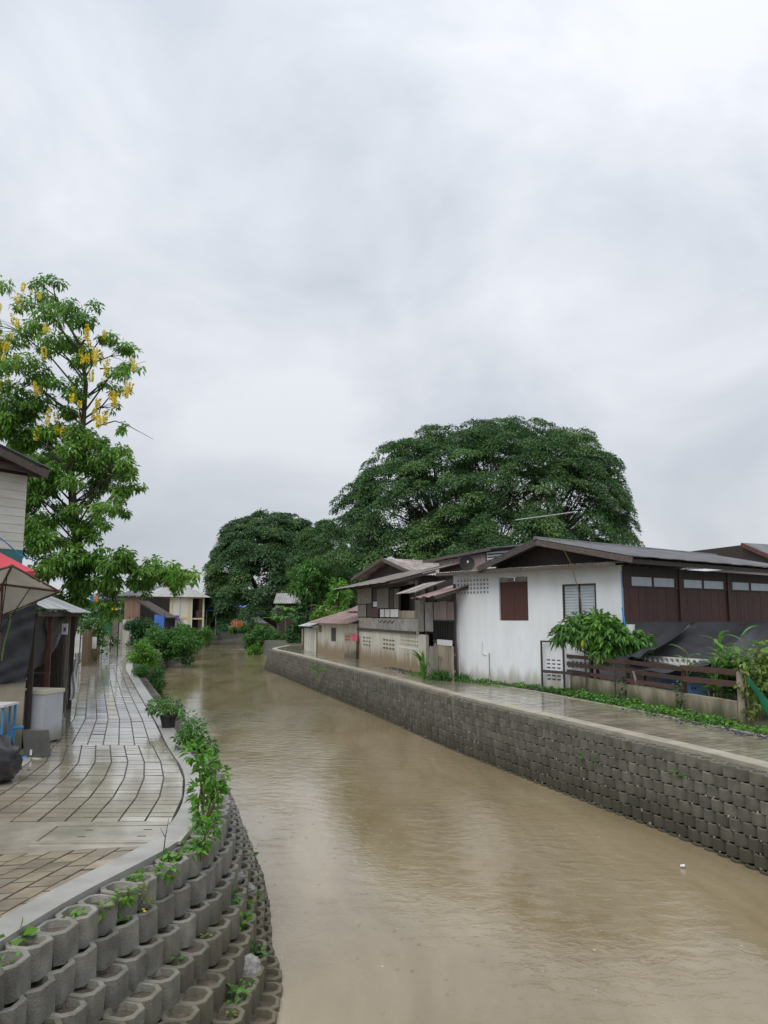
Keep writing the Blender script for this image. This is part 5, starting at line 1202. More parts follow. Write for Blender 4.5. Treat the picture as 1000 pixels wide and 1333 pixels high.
# ------------------------------------------------------------------ left bank: boarded house, shack, parasols, clutter
LH = Frame((-11.15,15.6), (-8.95,19.0)); lh = house('boarded_house', LH, 'upper floor of a pale weatherboard house above the black shack'); q = LH.len
boards(lh, 0, q, 4.25, 6.12, 0, M['board_white'], h=.21)
box(lh, 'frieze', (0,.0,3.7), (q,.04,4.24), M['green_tarp']); M['teal'] = mat('teal', (0.03,0.16,0.16), (0.03,0.12,0.12), 2, .5); lh.children[-1].data.materials[0] = M['teal']
box(lh, 'core', (0,.05,0), (q-.02,4,6.1), M['render_beige'])
zr0 = LH.hit(68,612,-.6)[1]; xr0 = LH.hit(68,612,-.6)[0]; zl = LH.hit(0,579,-.6)[1]; xl = LH.hit(0,579,-.6)[0]; sl = (zl-zr0)/(xl-xr0)
xa = xr0-4; za = zr0+sl*(-4)
sheets(lh, (xa,-.6,za+.08), (0,1,0), (4,0,zr0-za), 5.5, math.hypot(4,za-zr0), M['roof_dark'])
beam(lh, 'bargeboard', (xa,-.58,za-.06), (xr0-.1,-.58,zr0-.08), .06, .18, M['wood_fascia'])
for y in (-.3,.6,1.6): beam(lh, 'rafter', (xa,y,za-.1), (xr0-.08,y,zr0-.1), .08, .12, M['wood_dark'])
beam(lh, 'purlin', (0,-.3,6.22), (q+.1,-.3,6.22), .14, .14, M['wood_fascia']); mb = MB(); mb.tube([(q+.1,-.55,6.22),(q+.1,.3,6.22)], .11, 9); mb.build('beam_end', M['wood_fascia'], lh)
mb = MB(); mb.prism([(0,.02,6.1),(q,.02,6.1),(q,.02,6.25),(0,.02,6.9)], .05); mb.build('gable_panel', M['wood_dark'], lh)

E0 = Vector((-7.25,15.9,0)); E1 = Vector((-8.85,22.0,0)); SK = Frame(E0[:2], E1[:2])     # local y points away from the path
sk = house('shack', SK, 'makeshift shack under zinc roofing hung with black tarpaulin', 'shack'); q = SK.len
sheets(sk, (-.2,-.35,2.78), (1,0,0), (0,2.2,.95), 3.2, 2.4, M['roof_zinc'], wave=.09, amp=.015)
sheets(sk, (2.6,-.45,2.72), (1,0,0), (0,2.6,1.1), q-2.2, 2.8, M['roof_zinc'], wave=.09, amp=.015)
beam(sk, 'eave_beam', (-.2,-.2,2.68), (q+.3,-.2,2.66), .07, .1, M['wood_dark'])
for x, m_ in ((.1,'wood_dark'),(2.2,'metal_rust'),(4.2,'wood_dark'),(5.2,'wood_grey'),(q,'wood_dark')): box(sk, 'post', (x-.05,-.1,0), (x+.05,.0,2.68), M[m_])
box(sk, 'back_wall', (-.1,2.2,0), (q,2.26,3.5), M['wood_dark']); box(sk, 'far_wall', (q-.05,.01,0), (q,2.19,2.6), M['wood_dark'])
box(sk, 'floor', (0,.05,0), (q,2.15,.09), M['soil'])
# front end, facing the bridge: rendered dwarf wall with a tarpaulin above
FE = Frame((-9.6,15.0), (-7.22,15.75)); fe_ = thing('dwarf_wall', (FE.o.x, FE.o.y, -.06), 'rendered beige dwarf wall closing the end of the shack', 'wall', FE.a)
box(fe_, 'wall_body', (0,.02,0), (FE.len,.15,1.35), M['render_beige']); box(fe_, 'coping', (0,.0,1.352), (FE.len+.02,.17,1.4), M['concrete_pale'])
bt = thing('black_tarpaulin', (*FE.w(FE.len*.6,-.02,0)[:2], 1.3), 'wrinkled black tarpaulin hanging over the beige dwarf wall', 'tarpaulin'); bo = Vector(bt.location)
mb = MB(); mb.sheet(FE.w(0,-.05,1.28), FE.w(FE.len+.02,-.05,1.25), FE.w(FE.len+.15,-.05,2.85), FE.w(0,-.05,2.9), 34, 22, lambda u, v: (0.015*math.sin(u*40), -.025*math.sin(v*11+u*14+2*math.sin(u*6))*math.sin(u*19+v*5)-.014*math.sin(v*31-u*23+3*math.sin(v*7)), .02*math.sin(u*21)))
mb.v = [tuple(Vector(v)-bo) for v in mb.v]; mb.build('sheet', M['black_tarp'], bt, smooth=True)
bt2 = thing('drooping_tarpaulin', (*SK.w(1.5,-.1,0)[:2], 1.9), 'black tarpaulin drooping in a point under the zinc roof', 'tarpaulin'); bo2 = Vector(bt2.location)
mb = MB(); mb.sheet(SK.w(.0,.15,2.62), SK.w(4.2,-.12,2.66), SK.w(3.6,-.1,2.1), SK.w(1.0,.1,1.45), 26, 16, lambda u, v: (.03*math.sin(v*9+u*5), .03*math.sin(u*18+v*6), -.25*v*math.sin(math.pi*u)))
mb.v = [tuple(Vector(v)-bo2) for v in mb.v]; mb.build('sheet', M['black_tarp'], bt2, smooth=True)
# parasols
def parasol(name, base, centre, corners, apex, label, m, frame_m):
    t = thing(name, base, label, 'parasol'); B = Vector(base); ap = Vector(apex)-B; cs = [Vector(c)-B for c in corners]; n_ = len(cs)
    mb = MB()
    for i in range(n_):
        a, c = cs[i], cs[(i+1) % n_]
        v = []; K = 5
        for r_ in range(K+1):
            for s in range(K+1):
                p = ap.lerp(a.lerp(c, s/K), r_/K); sag = .10*math.sin(math.pi*s/K)*(r_/K); v.append(p - Vector((0,0,sag*.6)))
        mb.add(v, [(r_*(K+1)+s, r_*(K+1)+s+1, (r_+1)*(K+1)+s+1, (r_+1)*(K+1)+s) for r_ in range(K) for s in range(K)])
        v2 = [cs[i] , cs[(i+1)%n_], cs[(i+1)%n_]-Vector((0,0,.12)), cs[i]-Vector((0,0,.12))]
        mb.add([(v2[0]), (v2[0]+v2[1])/2-Vector((0,0,.06)), v2[1], v2[2], (v2[2]+v2[3])/2-Vector((0,0,.05)), v2[3]], [(0,1,4,5),(1,2,3,4)]) if m == 'red_fabric' else None
    mb.build('canopy', M[m], t, smooth=True)
    for c in cs: mm = MB(); mm.tube([ap-Vector((0,0,.03)), c-Vector((0,0,.03))], .018, 6); mm.build('rib', M[frame_m], t)
    if m != 'red_fabric':
        for i in range(n_): mm = MB(); mm.tube([cs[i]-Vector((0,0,.03)), cs[(i+1)%n_]-Vector((0,0,.03))], .02, 6); mm.build('edge_tube', M[frame_m], t)
    foot = Vector((0,0,0)); mm = MB(); mm.tube([foot, ap*.5+Vector((ap.x*.0,0,0)), ap], .022, 8); mm.build('pole', M[frame_m], t)
    hub = ap*.72
    for c in cs: mm = MB(); mm.tube([hub, ap.lerp(c,.5)-Vector((0,0,.03))], .009, 5); mm.build('strut', M['metal_dark'], t)
    mm = MB(); mm.lathe([(.24,0),(.24,.05),(.1,.09),(.04,.2)], 12); mm.build('base_weight', M['concrete_pale'], t); return t
c1, c2, c3, c4 = A(16,734,12.4), A(78,768,13.2), A(-20,808,15.2), A(-90,768,14.2)
ctr = (c1+c2+c3+c4)/4
parasol('parasol', (ctr.x+.1, ctr.y+.1, -.05), ctr, [c1,c2,c3,c4], ctr+Vector((0,.25,.18)), 'tilted beige market parasol with rusty frame seen from below', 'beige_fabric', 'metal_rust')
rc = A(-48,742,16.3); rr = 1.42
parasol('parasol', (rc.x, rc.y, -.05), rc, [rc+Vector((rr*math.cos(i*math.pi/4+.2), rr*math.sin(i*math.pi/4+.2), 0)) for i in range(8)], rc+Vector((0,0,.75)), 'red market parasol opened behind the beige one', 'red_fabric', 'metal_dark')
# chest freezer
fz = thing('chest_freezer', (*G(46,966)[:2], -.05), 'grey chest freezer with cream lid standing at the path edge', 'freezer', R(-14))
box(fz, 'body', (-.37,-.28,.09), (.37,.32,1.04), M['freezer']); box(fz, 'lid', (-.39,-.30,1.045), (.39,.34,1.12), M['plastic_cream']); box(fz, 'badge', (-.06,-.285,.62), (.05,-.281,.635), M['metal_dark'])
box(fz, 'handle', (-.08,-.325,1.06), (.08,-.302,1.09), M['plastic_grey'])
for x in (-.3,.25):
    for y in (-.2,.22): box(fz, 'foot', (x,y,0), (x+.06,y+.06,.09), M['rubber'])
mb = MB(); mb.tube([(.30,-.29,.22),(.31,-.34,.2),(.30,-.34,.1),(.26,-.36,.02)], .025, 7); mb.build('drain_hose', M['plastic_white'], fz)
rp2 = thing('yellow_rope', (*A(8,850,14.6)[:2], 1.4), 'yellow green rope looped down from the parasol pole', 'rope'); mb = MB(); o_ = Vector(rp2.location); mb.tube([A(14,800,14.6)-o_, A(12,815,14.55)-o_, A(6,835,14.5)-o_, A(2,860,14.5)-o_], .014, 6); mb.build('rope_run', M['leaf_yellowish'], rp2)
# other clutter
wt = thing('grey_tub', (*G(44,986)[:2], -.05), 'dirty grey plastic tub on its side against the freezer', 'tub', R(-18))
mb = MB(); mb.add([(-.17,-.05,.02),(.20,-.05,.02),(.15,-.10,.55),(-.20,-.10,.55),(-.15,.25,.02),(.18,.25,.02),(.13,.2,.52),(-.17,.2,.52)], [(0,1,2,3),(5,4,7,6),(1,5,6,2),(4,0,3,7),(3,2,6,7),(4,5,1,0)]); mb.build('tub_body', M['plastic_grey'], wt)
box(wt, 'rim', (-.2,-.13,0), (.23,-.051,.06), M['plastic_cream']); box(wt, 'sticker', (-.03,-.075,.1), (.02,-.071,.2), M['plastic_white'])
bpz = thing('blue_pipe', (*G(12,985)[:2], -.05), 'bent bright blue water pipe beside the grey tub', 'pipe'); o_ = Vector(bpz.location)
mb = MB(); mb.tube([(0,0,0),(.03,0,.5),(.05,0,.56),(.22,.02,.58)], .03, 8); mb.build('riser', M['blue_plastic'], bpz); mb = MB(); mb.tube([(.15,-.2,.03),(.4,-.15,.06)], .03, 8); mb.build('offcut', M['blue_plastic'], bpz)
bg = thing('rubbish_bag', (*G(-12,1018)[:2], -.06), 'shiny black rubbish bag slumped at the edge of the gravel', 'bag')
bmx = bmesh.new(); bmesh.ops.create_icosphere(bmx, subdivisions=4, radius=.42)
for v in bmx.verts:
    n_ = v.co.normalized(); v.co *= 1 + .09*math.sin(n_.x*9+n_.z*5)*math.sin(n_.y*8) + .05*math.sin(n_.z*19+n_.x*7); v.co.z = v.co.z*.95+.36
    if v.co.z < 0: v.co.z = 0
me = bpy.data.meshes.new('bag'); bmx.to_mesh(me); bmx.free(); me.materials.append(M['plastic_black']); me.polygons.foreach_set('use_smooth',[True]*len(me.polygons)); link('bag_body', me, bg)
mb = MB(); mb.lathe([(.05,.72),(.03,.78),(.09,.88)], 8); mb.build('bag_neck', M['plastic_black'], bg)
ct = thing('blue_table', (*A(-2,960,14.6)[:2], -.05), 'small stall table with blue legs and a white top', 'table')
box(ct, 'top', (-.35,-.3,.98), (.2,.3,1.02), M['plastic_white'])
for x in (-.3,.05,.15):
    for y in (-.25,.22): box(ct, 'leg', (x,y,0), (x+.035,y+.035,.98), M['blue_plastic'])
cbk = thing('cinder_block', (*G(73,955)[:2], -.05), 'hollow grey cinder block standing beside the freezer', 'block'); mb = MB(); mb.wall(-.13,.13,0,.36,0,.18,[(-.08,.08,.05,.15),(-.08,.08,.21,.31)]); mb.build('block_body', M['concrete_block'], cbk)
# things inside the shack
for (x,y,z0,sx_,sy_,sz_,m_,nm,lab,cat) in ((.7,.5,.03,.5,.5,.95,'wood_dark','crate','dark wooden crate stacked inside the shack opening','crate'), (.75,.4,.99,.55,.35,.35,'plastic_white','foam_box','white foam box on top of the dark crate','box'),
        (2.0,.5,.03,.7,.6,.8,'plastic_grey','storage_bin','grey storage bin beyond the crate in the shack','bin'), (3.0,.3,.03,.5,.5,1.2,'wood_dark','cupboard','dark cupboard near the rusty post of the shack','cupboard')):
    p = SK.w(x,y,z0); t = thing(nm, p, lab, cat, SK.a+random.uniform(-.1,.1)); box(t, 'body', (-sx_/2,-sy_/2,0), (sx_/2,sy_/2,sz_-.06), M[m_]); box(t, 'lid', (-sx_/2-.015,-sy_/2-.015,sz_-.058), (sx_/2+.015,sy_/2+.015,sz_), M[m_])
wb = thing('water_bottle', SK.w(2.9,-.28,2.15), 'white card tag hanging from the shack eave', 'tag'); wb.name = 'hanging_tag'; box(wb, 'card', (-.07,-.01,-.02), (.07,.01,.24), M['plastic_white']); box(wb, 'print', (-.03,-.013,.05), (.03,-.0105,.15), M['purple_paint']); mb = MB(); mb.tube([(0,0,.24),(0,.05,.55)], .005, 4); mb.build('string', M['metal_dark'], wb)
wc = thing('white_cloth', SK.w(5.6,-.14,.3), 'torn white cloth pinned to the far post of the shack', 'cloth'); mb = MB(); mb.sheet((0,-.03,0),(.14,-.03,.05),(.25,-.03,1.3),(.08,-.03,1.25),6,10,lambda u,v:(.03*math.sin(v*9),-.04*math.sin(u*9+v*7),0)); mb.build('cloth_sheet', M['plastic_white'], wc, smooth=True)
cb2 = thing('power_cable', (*A(0,697,17)[:2], 3.5), 'drooping blue power cable running to the shack roof', 'cable'); o_ = Vector(cb2.location); pts = [A(-10,692,17)-o_, A(10,708,17.3)-o_, A(25,722,17.8)-o_, A(45,730,18.5)-o_]
mb = MB(); mb.tube(pts, .016, 6); mb.build('cable_run', M['blue_plastic'], cb2)

# ------------------------------------------------------------------ further along the left bank
def yard_fence(name, p0, p1, hh, label, m, w, fy_gap=0.0):
    f_ = Frame(p0, p1); t = thing(name, (f_.o.x,f_.o.y,-.06), label, 'fence', f_.a); planks(t, 0, f_.len, .02, hh, 0, M[m], w=w, jit=.12, name='slat'); 
    for z in (.35, hh-.3): box(t, 'rail', (0,.04,z), (f_.len,.09,z+.06), M['wood_grey'])
    return t
yard_fence('bamboo_fence', G(106,868)[:2], G(133,853)[:2], 1.75, 'split bamboo fence with a paper notice along the path', 'bamboo', .16)
nt_ = thing('paper_notice', (*A(122.5,840,42.0)[:2], 1.0), 'plain white paper notice pinned on the bamboo fence', 'notice'); box(nt_, 'sheet', (-.12,-.01,-.2), (.13,.0,.42), M['plastic_white'])
yard_fence('board_fence', (-20.3,53.2), (-22.6,62), 1.5, 'grey board fence behind the parked motorbike', 'wood_grey', .3)
gtf = thing('green_screen', (*A(136,830,55)[:2], -.06), 'tall green netting screen on poles beside the path', 'screen'); o_ = Vector(gtf.location)
mb = MB(); a = A(127,826,54)-o_; c = A(144,827,57)-o_; mb.sheet((a.x,a.y,1.25),(c.x,c.y,1.3),(c.x,c.y,3.0),(a.x,a.y,3.1),14,10,lambda u,v:(0,.06*math.sin(u*14+v*3),-.1*math.sin(u*3.1)*v)); mb.build('netting', M['green_tarp'], gtf, smooth=True)
for p in (a, c): mb = MB(); mb.tube([(p.x,p.y+.06,0),(p.x,p.y+.06,3.2)], .04, 6); mb.build('pole', M['wood_dark'], gtf)
# tin gate closing the view
TG = Frame(A(146,838,71.5)[:2], A(177,838,71.5)[:2]); tg = thing('tin_gate', (TG.o.x,TG.o.y,-.06), 'gate of tall pale tin sheets at the far end of the path', 'gate', TG.a)
for i, (x0,x1,hh,m_) in enumerate(((0,.55,2.4,'wood_grey'),(.57,.8,2.0,'corr_gate'),(.85,1.45,2.25,'corr_gate'),(1.5,2.2,2.3,'roof_zinc'))): sheets(tg, (x0,.01*i,0), (1,0,0), (0,0,1), x1-x0, hh, M[m_], name='gate_sheet', sw=.6)
for x in (-.05,.82,1.47,2.22): box(tg, 'post', (x-.04,.06,0), (x+.04,.14,2.5), M['wood_dark'])
box(tg, 'top_rail', (0,.061,2.1), (2.2,.12,2.2), M['wood_dark'])
# brown timber house behind the gate
BH = Frame(A(160,830,76)[:2], A(181,830,75)[:2]); bh = house('timber_hut', BH, 'narrow brown timber hut standing above the tin gate', 'hut'); zt_ = BH.hit(170,776)[1]
planks(bh, 0, BH.len, 0, zt_, 0, M['wood_brown'], w=.35, jit=0); M['wood_tan'] = mat('wood_tan', (0.27,0.17,0.115), (0.17,0.10,0.07), 3, .8, .3, 20, (4,4,.5), rand=.15)
for o in bh.children: o.data.materials[0] = M['wood_tan']
box(bh, 'side', (BH.len-.03,.03,0), (BH.len,4,zt_), M['wood_dark']); box(bh, 'core', (0,.05,0), (BH.len-.04,4,zt_-.05), M['wood_dark'])
sheets(bh, (-.6,-.5,zt_+.1), (1,0,0), (0,3,1.0), BH.len+1.2, 3.2, M['roof_dark'], wave=.25)
# dark lean-to with the blue tarpaulin
DL = Frame(A(181,830,74)[:2], A(216,830,70)[:2]); dl = house('dark_lean_to', DL, 'dark thatched lean-to roof sloping down to the canal side', 'lean-to'); q = DL.len
za, zc = DL.hit(181,781)[1], DL.hit(217,803)[1]
mb = MB(); mb.prism([(-.2,-.3,za),(q+.3,-.3,zc),(q+.3,.9,zc),(-.2,.9,za)], .12); mb.build('roof', M['wood_dark'], dl)
for i in range(5): box(dl, 'batten', (-.1+i*.6,-.36,za+(zc-za)*(i*.6/q)-.02), (.4+i*.6,-.302,za+(zc-za)*(i*.6/q)+.05), M['metal_rust'])
for x in (.2,q-.1): box(dl, 'post', (x-.05,0,0), (x+.05,.1,zc-.02), M['wood_dark'])
box(dl, 'back_wall', (0,.8,0), (q,.85,zc-.1), M['interior'])
b1 = thing('blue_tarpaulin', (*A(206,835,69.3)[:2], -.06), 'upright bright blue tarpaulin screen under the dark lean-to', 'tarpaulin'); o_ = Vector(b1.location)
a = A(200,835,69.6)-o_; c = A(213,835,69)-o_; mb = MB(); mb.sheet((a.x,a.y,.2),(c.x,c.y,.2),(c.x,c.y,2.55),(a.x,a.y,2.7),10,10,lambda u,v:(0,.05*math.sin(u*13+v*5),0)); mb.build('sheet', M['blue_tarp'], b1, smooth=True)
for p in (a,c): mb = MB(); mb.tube([(p.x,p.y+.08,0),(p.x,p.y+.08,2.8)], .04, 6); mb.build('pole', M['wood_dark'], b1)
sg = thing('purple_sign', (*A(229,806,74)[:2], -.06), 'small purple shop sign on a post beside the blue awning', 'sign'); zz = A(229,805,74).z; box(sg, 'board', (-.25,-.03,zz-.15), (.3,.03,zz+.32), M['purple_paint']); box(sg, 'lettering', (-.15,-.036,zz+.05), (.2,-.031,zz+.13), M['plastic_white']); mb = MB(); mb.tube([(0,.03,0),(0,.03,zz)], .03, 6); mb.build('post', M['metal_pale'], sg)
ba = thing('blue_awning', (*A(222,803,76)[:2], -.06), 'little blue awning beside the purple sign', 'awning'); zz = A(222,802,76).z; mb = MB(); mb.prism([(-.5,-.3,zz-.1),(.6,-.3,zz-.2),(.6,.7,zz+.15),(-.5,.7,zz+.2)], .05); mb.build('canopy', M['blue_tarp'], ba)
for x in (-.45,.55): mb = MB(); mb.tube([(x,.2,-.0),(x,.2,zz)], .03, 6); mb.build('pole', M['metal_pale'], ba)
# small roof with red trim, washing
rt = thing('kiosk', (-17.6,47.5,-.06), 'low kiosk with a red edged roof behind the bamboo fence', 'kiosk', R(100)); box(rt, 'body', (0,0,0), (2.2,1.5,2.3), M['vent_white']); box(rt, 'hatch', (.3,1.5,1.0), (1.9,1.52,1.9), M['interior']); box(rt, 'roof', (-.3,-.3,2.32), (2.6,2.0,2.42), M['roof_zinc']); box(rt, 'red_edge', (-.3,2.0,2.28), (2.6,2.05,2.44), M['red_paint'])
wl_ = thing('washing_line', (*A(122,800,47)[:2], -.06), 'clothes line with colourful washing seen through the branches', 'washing line'); o_ = Vector(wl_.location)
p, q_ = A(108,768,46)-o_, A(156,782,50)-o_
for e in (p, q_): mb = MB(); mb.tube([(e.x,e.y,0),e], .035, 6); mb.build('pole', M['wood_dark'], wl_)
mb = MB(); mb.tube([p, p.lerp(q_,.5)-Vector((0,0,.15)), q_], .008, 4); mb.build('line', M['metal_dark'], wl_)
for t_, m_, hh in ((.1,'plastic_white',.6),(.2,'blue_plastic',.5),(.3,'orange_paint',.4),(.42,'cloth_mix',.9),(.55,'purple_paint',.7),(.68,'blue_plastic',.5),(.86,'yellow_paint',.6),(.95,'plastic_white',.5)):
    e = p.lerp(q_,t_)-Vector((0,0,.12)); mb = MB(); mb.sheet(e+Vector((-.2,0,-hh)), e+Vector((.22,0,-hh*.9)), e+Vector((.2,0,0)), e+Vector((-.2,0,.02)), 4, 4, lambda u,v:(0,.05*math.sin(u*8+v*3),0)); mb.build('garment', M[m_], wl_, smooth=True)
lbush(125,846,44.5,[(108,812,9),(118,808,8),(128,812,8),(112,822,8),(136,822,6),(126,826,8),(132,836,6),(136,848,4),(105,800,7)], 'yellowing leafy bush tumbling over the bamboo fence','leaf_mid',.24,.1,60)
lbush(150,835,66,[(148,832,4),(152,836,4),(146,838,3)], 'little green bush beside the motorbike','leaf_mid',.22,.1,60)
# motorbike
mo = thing('motorbike', (*G(145,842)[:2], 0.0), 'black motorbike with red tail parked facing away on the path', 'motorbike', R(12))
def wheel(y, r_):
    w = empty('wheel', (0,y,r_)); w.parent = mo; mb = MB(); prof = [(r_-.07,-.03),(r_-.02,-.05),(r_,-.03),(r_,.03),(r_-.02,.05),(r_-.07,.03)]
    v = []; n_ = 20
    for a_ in range(n_):
        for rr_, x_ in prof: t_ = 2*math.pi*a_/n_; v.append((x_, rr_*math.cos(t_), rr_*math.sin(t_)))
    mb.add(v, [(a_*6+j, a_*6+(j+1)%6, ((a_+1)%n_)*6+(j+1)%6, ((a_+1)%n_)*6+j) for a_ in range(n_) for j in range(6)]); mb.build('tyre', M['rubber'], w, smooth=True)
    mb = MB()
    for a_ in range(6): t_ = a_*math.pi/3; mb.tube([(0,0,0),(0,(r_-.06)*math.cos(t_),(r_-.06)*math.sin(t_))], .012, 4)
    mb.build('rim', M['metal_pale'], w)
wheel(-.6,.29); wheel(.62,.29)
mb = MB(); mb.tube([(0,-.75,.62),(0,-.4,.66),(0,.0,.6),(0,.35,.62),(0,.55,.85)], [.09,.13,.12,.11,.08], 8); mb.build('body', M['plastic_black'], mo, smooth=True)
mb = MB(); mb.tube([(0,-.7,.75),(0,-.35,.78),(0,.05,.74)], [.1,.13,.1], 8); mb.build('seat', M['rubber'], mo, smooth=True)
mb = MB(); mb.tube([(0,.62,.3),(0,.5,.95)], .035, 6); mb.build('fork', M['metal_pale'], mo); mb = MB(); mb.tube([(-.33,.4,1.0),(0,.5,.98),(.33,.4,1.0)], .018, 6); mb.build('handlebar', M['metal_dark'], mo)
for s_ in (-1,1): mb = MB(); mb.tube([(s_*.28,.42,1.0),(s_*.3,.44,1.15)], .008, 5); mb.lathe([(.02,0),(.055,.02),(.055,.05),(.02,.06)], 8, (s_*.3,.44,1.14)); mb.build('mirror', M['metal_dark'], mo)
box(mo, 'tail_light', (-.08,-.83,.66), (.08,-.76,.76), M['red_paint']); box(mo, 'number_plate', (-.1,-.82,.45), (.1,-.80,.6), M['plastic_white']); mb = MB(); mb.tube([(.14,-.75,.35),(.14,-.2,.3)], .05, 7); mb.build('exhaust', M['metal_pale'], mo)
mb = MB(); mb.tube([(.08,0,.3),(.2,-.05,.0)], .015, 5); mb.build('side_stand', M['metal_dark'], mo)

# ------------------------------------------------------------------ cream building and the far bank
_a = A(196,822,104); CB = Frame(_a[:2], (_a.x+5.35*.97, _a.y+5.35*.24)); cb = house('cream_building', CB, 'two storey cream building with grey roof beyond the thicket', 'building'); q = CB.len
zt_ = CB.hit(230,776)[1]; xm = CB.hit(222,800)[0]
wn_ = [rect(CB,201,778,219,791), rect(CB,201,796,211,803)]
mb = MB(); mb.wall(0, q, 0, zt_, 0, .2, wn_); mb.build('front_wall', M['cream_light'], cb)
for w in wn_:
    w_ = empty('window', (0,0,0)); w_.parent = cb
    for i in range(4): a = w[0]+(w[1]-w[0])*i/4; box(w_, 'pane', (a+.03,.1,w[2]+.03), (a+(w[1]-w[0])/4-.03,.12,w[3]-.03), M['glass_dark'])
    box(w_, 'sill', (w[0]-.05,-.08,w[2]-.1), (w[1]+.05,-.002,w[2]-.002), M['cream_light'])
for px in (222.5, 245.5): x = CB.hit(px,800)[0]; box(cb, 'pilaster', (x-.18,-.08,0), (x+.18,-.002,zt_), M['cream_trim'])
box(cb, 'band', (xm+.2,-.06,zt_*.42), (q-.3,-.002,zt_*.42+.3), M['cream_trim'])
mb = MB(); mb.tube([(q*.68,-.1,0),(q*.68,-.1,zt_)], .05, 6); mb.build('downpipe', M['plastic_white'], cb)
# balconied wing turned to the canal
yw = 3.2
for z0_ in (zt_*.42, zt_*.98): box(cb, 'slab', (q+.01,.2,z0_-.12), (q+1.6,yw,z0_+.1), M['cream_trim'])
box(cb, 'wing_wall', (q+.01,yw-.2,0), (q+1.6,yw,zt_), M['cream_wall']); box(cb, 'wing_inner', (q+.01,1.8,0), (q+.8,yw-.21,zt_*.97), M['interior'])
box(cb, 'wing_pier', (q+1.35,.2,0), (q+1.58,.5,zt_*.41), M['cream_wall']); box(cb, 'wing_pier', (q+1.35,.2,zt_*.43+.1), (q+1.58,.5,zt_*.96), M['cream_wall'])
box(cb, 'red_chair', (q+.5,.6,zt_*.44+.1), (q+1.0,1.0,zt_*.44+1.0), M['metal_rust'])
box(cb, 'core', (.01,.4,0), (q-.01,9,zt_-.02), M['cream_wall'])
zr_ = CB.hit(228,762,4)[1]
mb = MB(); mb.add([(-.6,-.6,zt_),(q+2.4,-.6,zt_-.1),(q+2.4,9.5,zt_-.1),(-.6,9.5,zt_),(2.0,4,zr_),(q*.8,4,zr_)], [(0,1,5,4),(1,2,5),(2,3,4,5),(3,0,4),(3,2,1,0)]); mb.build('roof', M['roof_tile_grey'], cb)
box(cb, 'sign_board', (xm+.1,-.12,zt_*.30), (xm+.9,-.09,zt_*.42), M['pink_paint'])
# far houses
def small_house(name, px0, px1, py_e, py_r, fy, label, wallm, roofm, dep=5, base=-.06, win=True):
    f_ = Frame(A(px0,820,fy)[:2], A(px1,820,fy)[:2]); t = thing(name, (f_.o.x,f_.o.y,base), label, 'house', f_.a); ze = f_.hit(px0,py_e)[1]-base; zr_ = f_.hit(px0,py_r)[1]-base; q = f_.len
    holes_ = [(q*.25,q*.42,ze*.3,ze*.75),(q*.6,q*.8,ze*.35,ze*.75)] if win else []
    mb = MB(); mb.wall(.4,q-.4,0,ze,0,.15,holes_); mb.build('front_wall', M[wallm], t); box(t, 'core', (.41,.4,0), (q-.41,dep,ze-.01), M[wallm])
    for h_ in holes_: w_ = empty('window',(0,0,0)); w_.parent = t; box(w_, 'pane', (h_[0]+.02,.08,h_[2]+.02), (h_[1]-.02,.1,h_[3]-.02), M['glass_dark']); box(w_, 'sill', (h_[0]-.05,-.06,h_[2]-.08), (h_[1]+.05,-.002,h_[2]-.002), M[wallm])
    sheets(t, (0,-.5,ze-.05), (1,0,0), (0,2.8,zr_-ze), q, math.hypot(2.8,zr_-ze), M[roofm], wave=.3, amp=.04, sw=1.2); box(t, 'back_slope', (0,2.35,zr_-.14), (q,dep+.4,zr_-.06), M[roofm]); return t
small_house('grey_roofed_cottage', 331, 376, 811, 798, 128, 'small cream cottage with a plain grey roof on the far bank', 'cream_wall', 'roof_dark')
small_house('tiled_cottage', 356, 391, 785, 771, 100, 'raised cottage with pale tiled roof above the banana plants', 'wood_dark', 'roof_tile_grey', win=False)
small_house('far_shack', 300, 332, 812, 803, 150, 'low dark shack beside the orange banner', 'wood_grey', 'roof_grey', win=False)
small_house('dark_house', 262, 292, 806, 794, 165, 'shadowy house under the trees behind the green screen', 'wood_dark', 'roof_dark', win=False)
ob = thing('orange_banner', (*A(299,818,140)[:2], -.06), 'tilted orange banner with red lettering on a white base', 'banner'); o_ = Vector(ob.location)
mb = MB(); c = [A(x,y,140)-o_ for x,y in ((299,806),(303,806),(316,812),(317,818),(300,817))]; mb.prism([p for p in ([A(299,806,140)-o_, A(312,807,140)-o_, A(317,812,140)-o_, A(315,818,140)-o_, A(303,817,140)-o_])][::-1], .2); mb.build('panel', M['orange_paint'], ob)
mb = MB()
for i in range(6): e = A(303+i*1.8,812.0+i*.3,139.6)-o_; mb.box((e.x-.08,e.y,e.z-.25),(e.x+.06,e.y+.06,e.z+.25))
mb.build('lettering', M['red_paint'], ob); a = A(300,819,140)-o_; c = A(316,823,140)-o_; box(ob, 'base', (a.x,a.y,0), (c.x,c.y+.5,a.z), M['plastic_white'])
def canopy(px0, px1, py, fy, label, m):
    a = A(px0,py,fy); c = A(px1,py,fy); t = thing('tarpaulin_canopy', ((a.x+c.x)/2,a.y,-.06), label, 'canopy'); w = (c.x-a.x)/2; z_ = a.z+.06
    mb = MB(); mb.prism([(-w,-1,z_-.3),(w,-1,z_-.35),(w,1.5,z_+.3),(-w,1.5,z_+.35)], .06); mb.build('sheet', M[m], t)
    for x in (-w+.1, w-.1):
        for y in (-.8,1.3): mb = MB(); mb.tube([(x,y,0),(x,y,z_-.2+(.4 if y > 0 else 0))], .05, 6); mb.build('pole', M['metal_pale'], t)
canopy(270,284,792,108,'blue tarpaulin canopy on poles beside the cream building','blue_tarp')
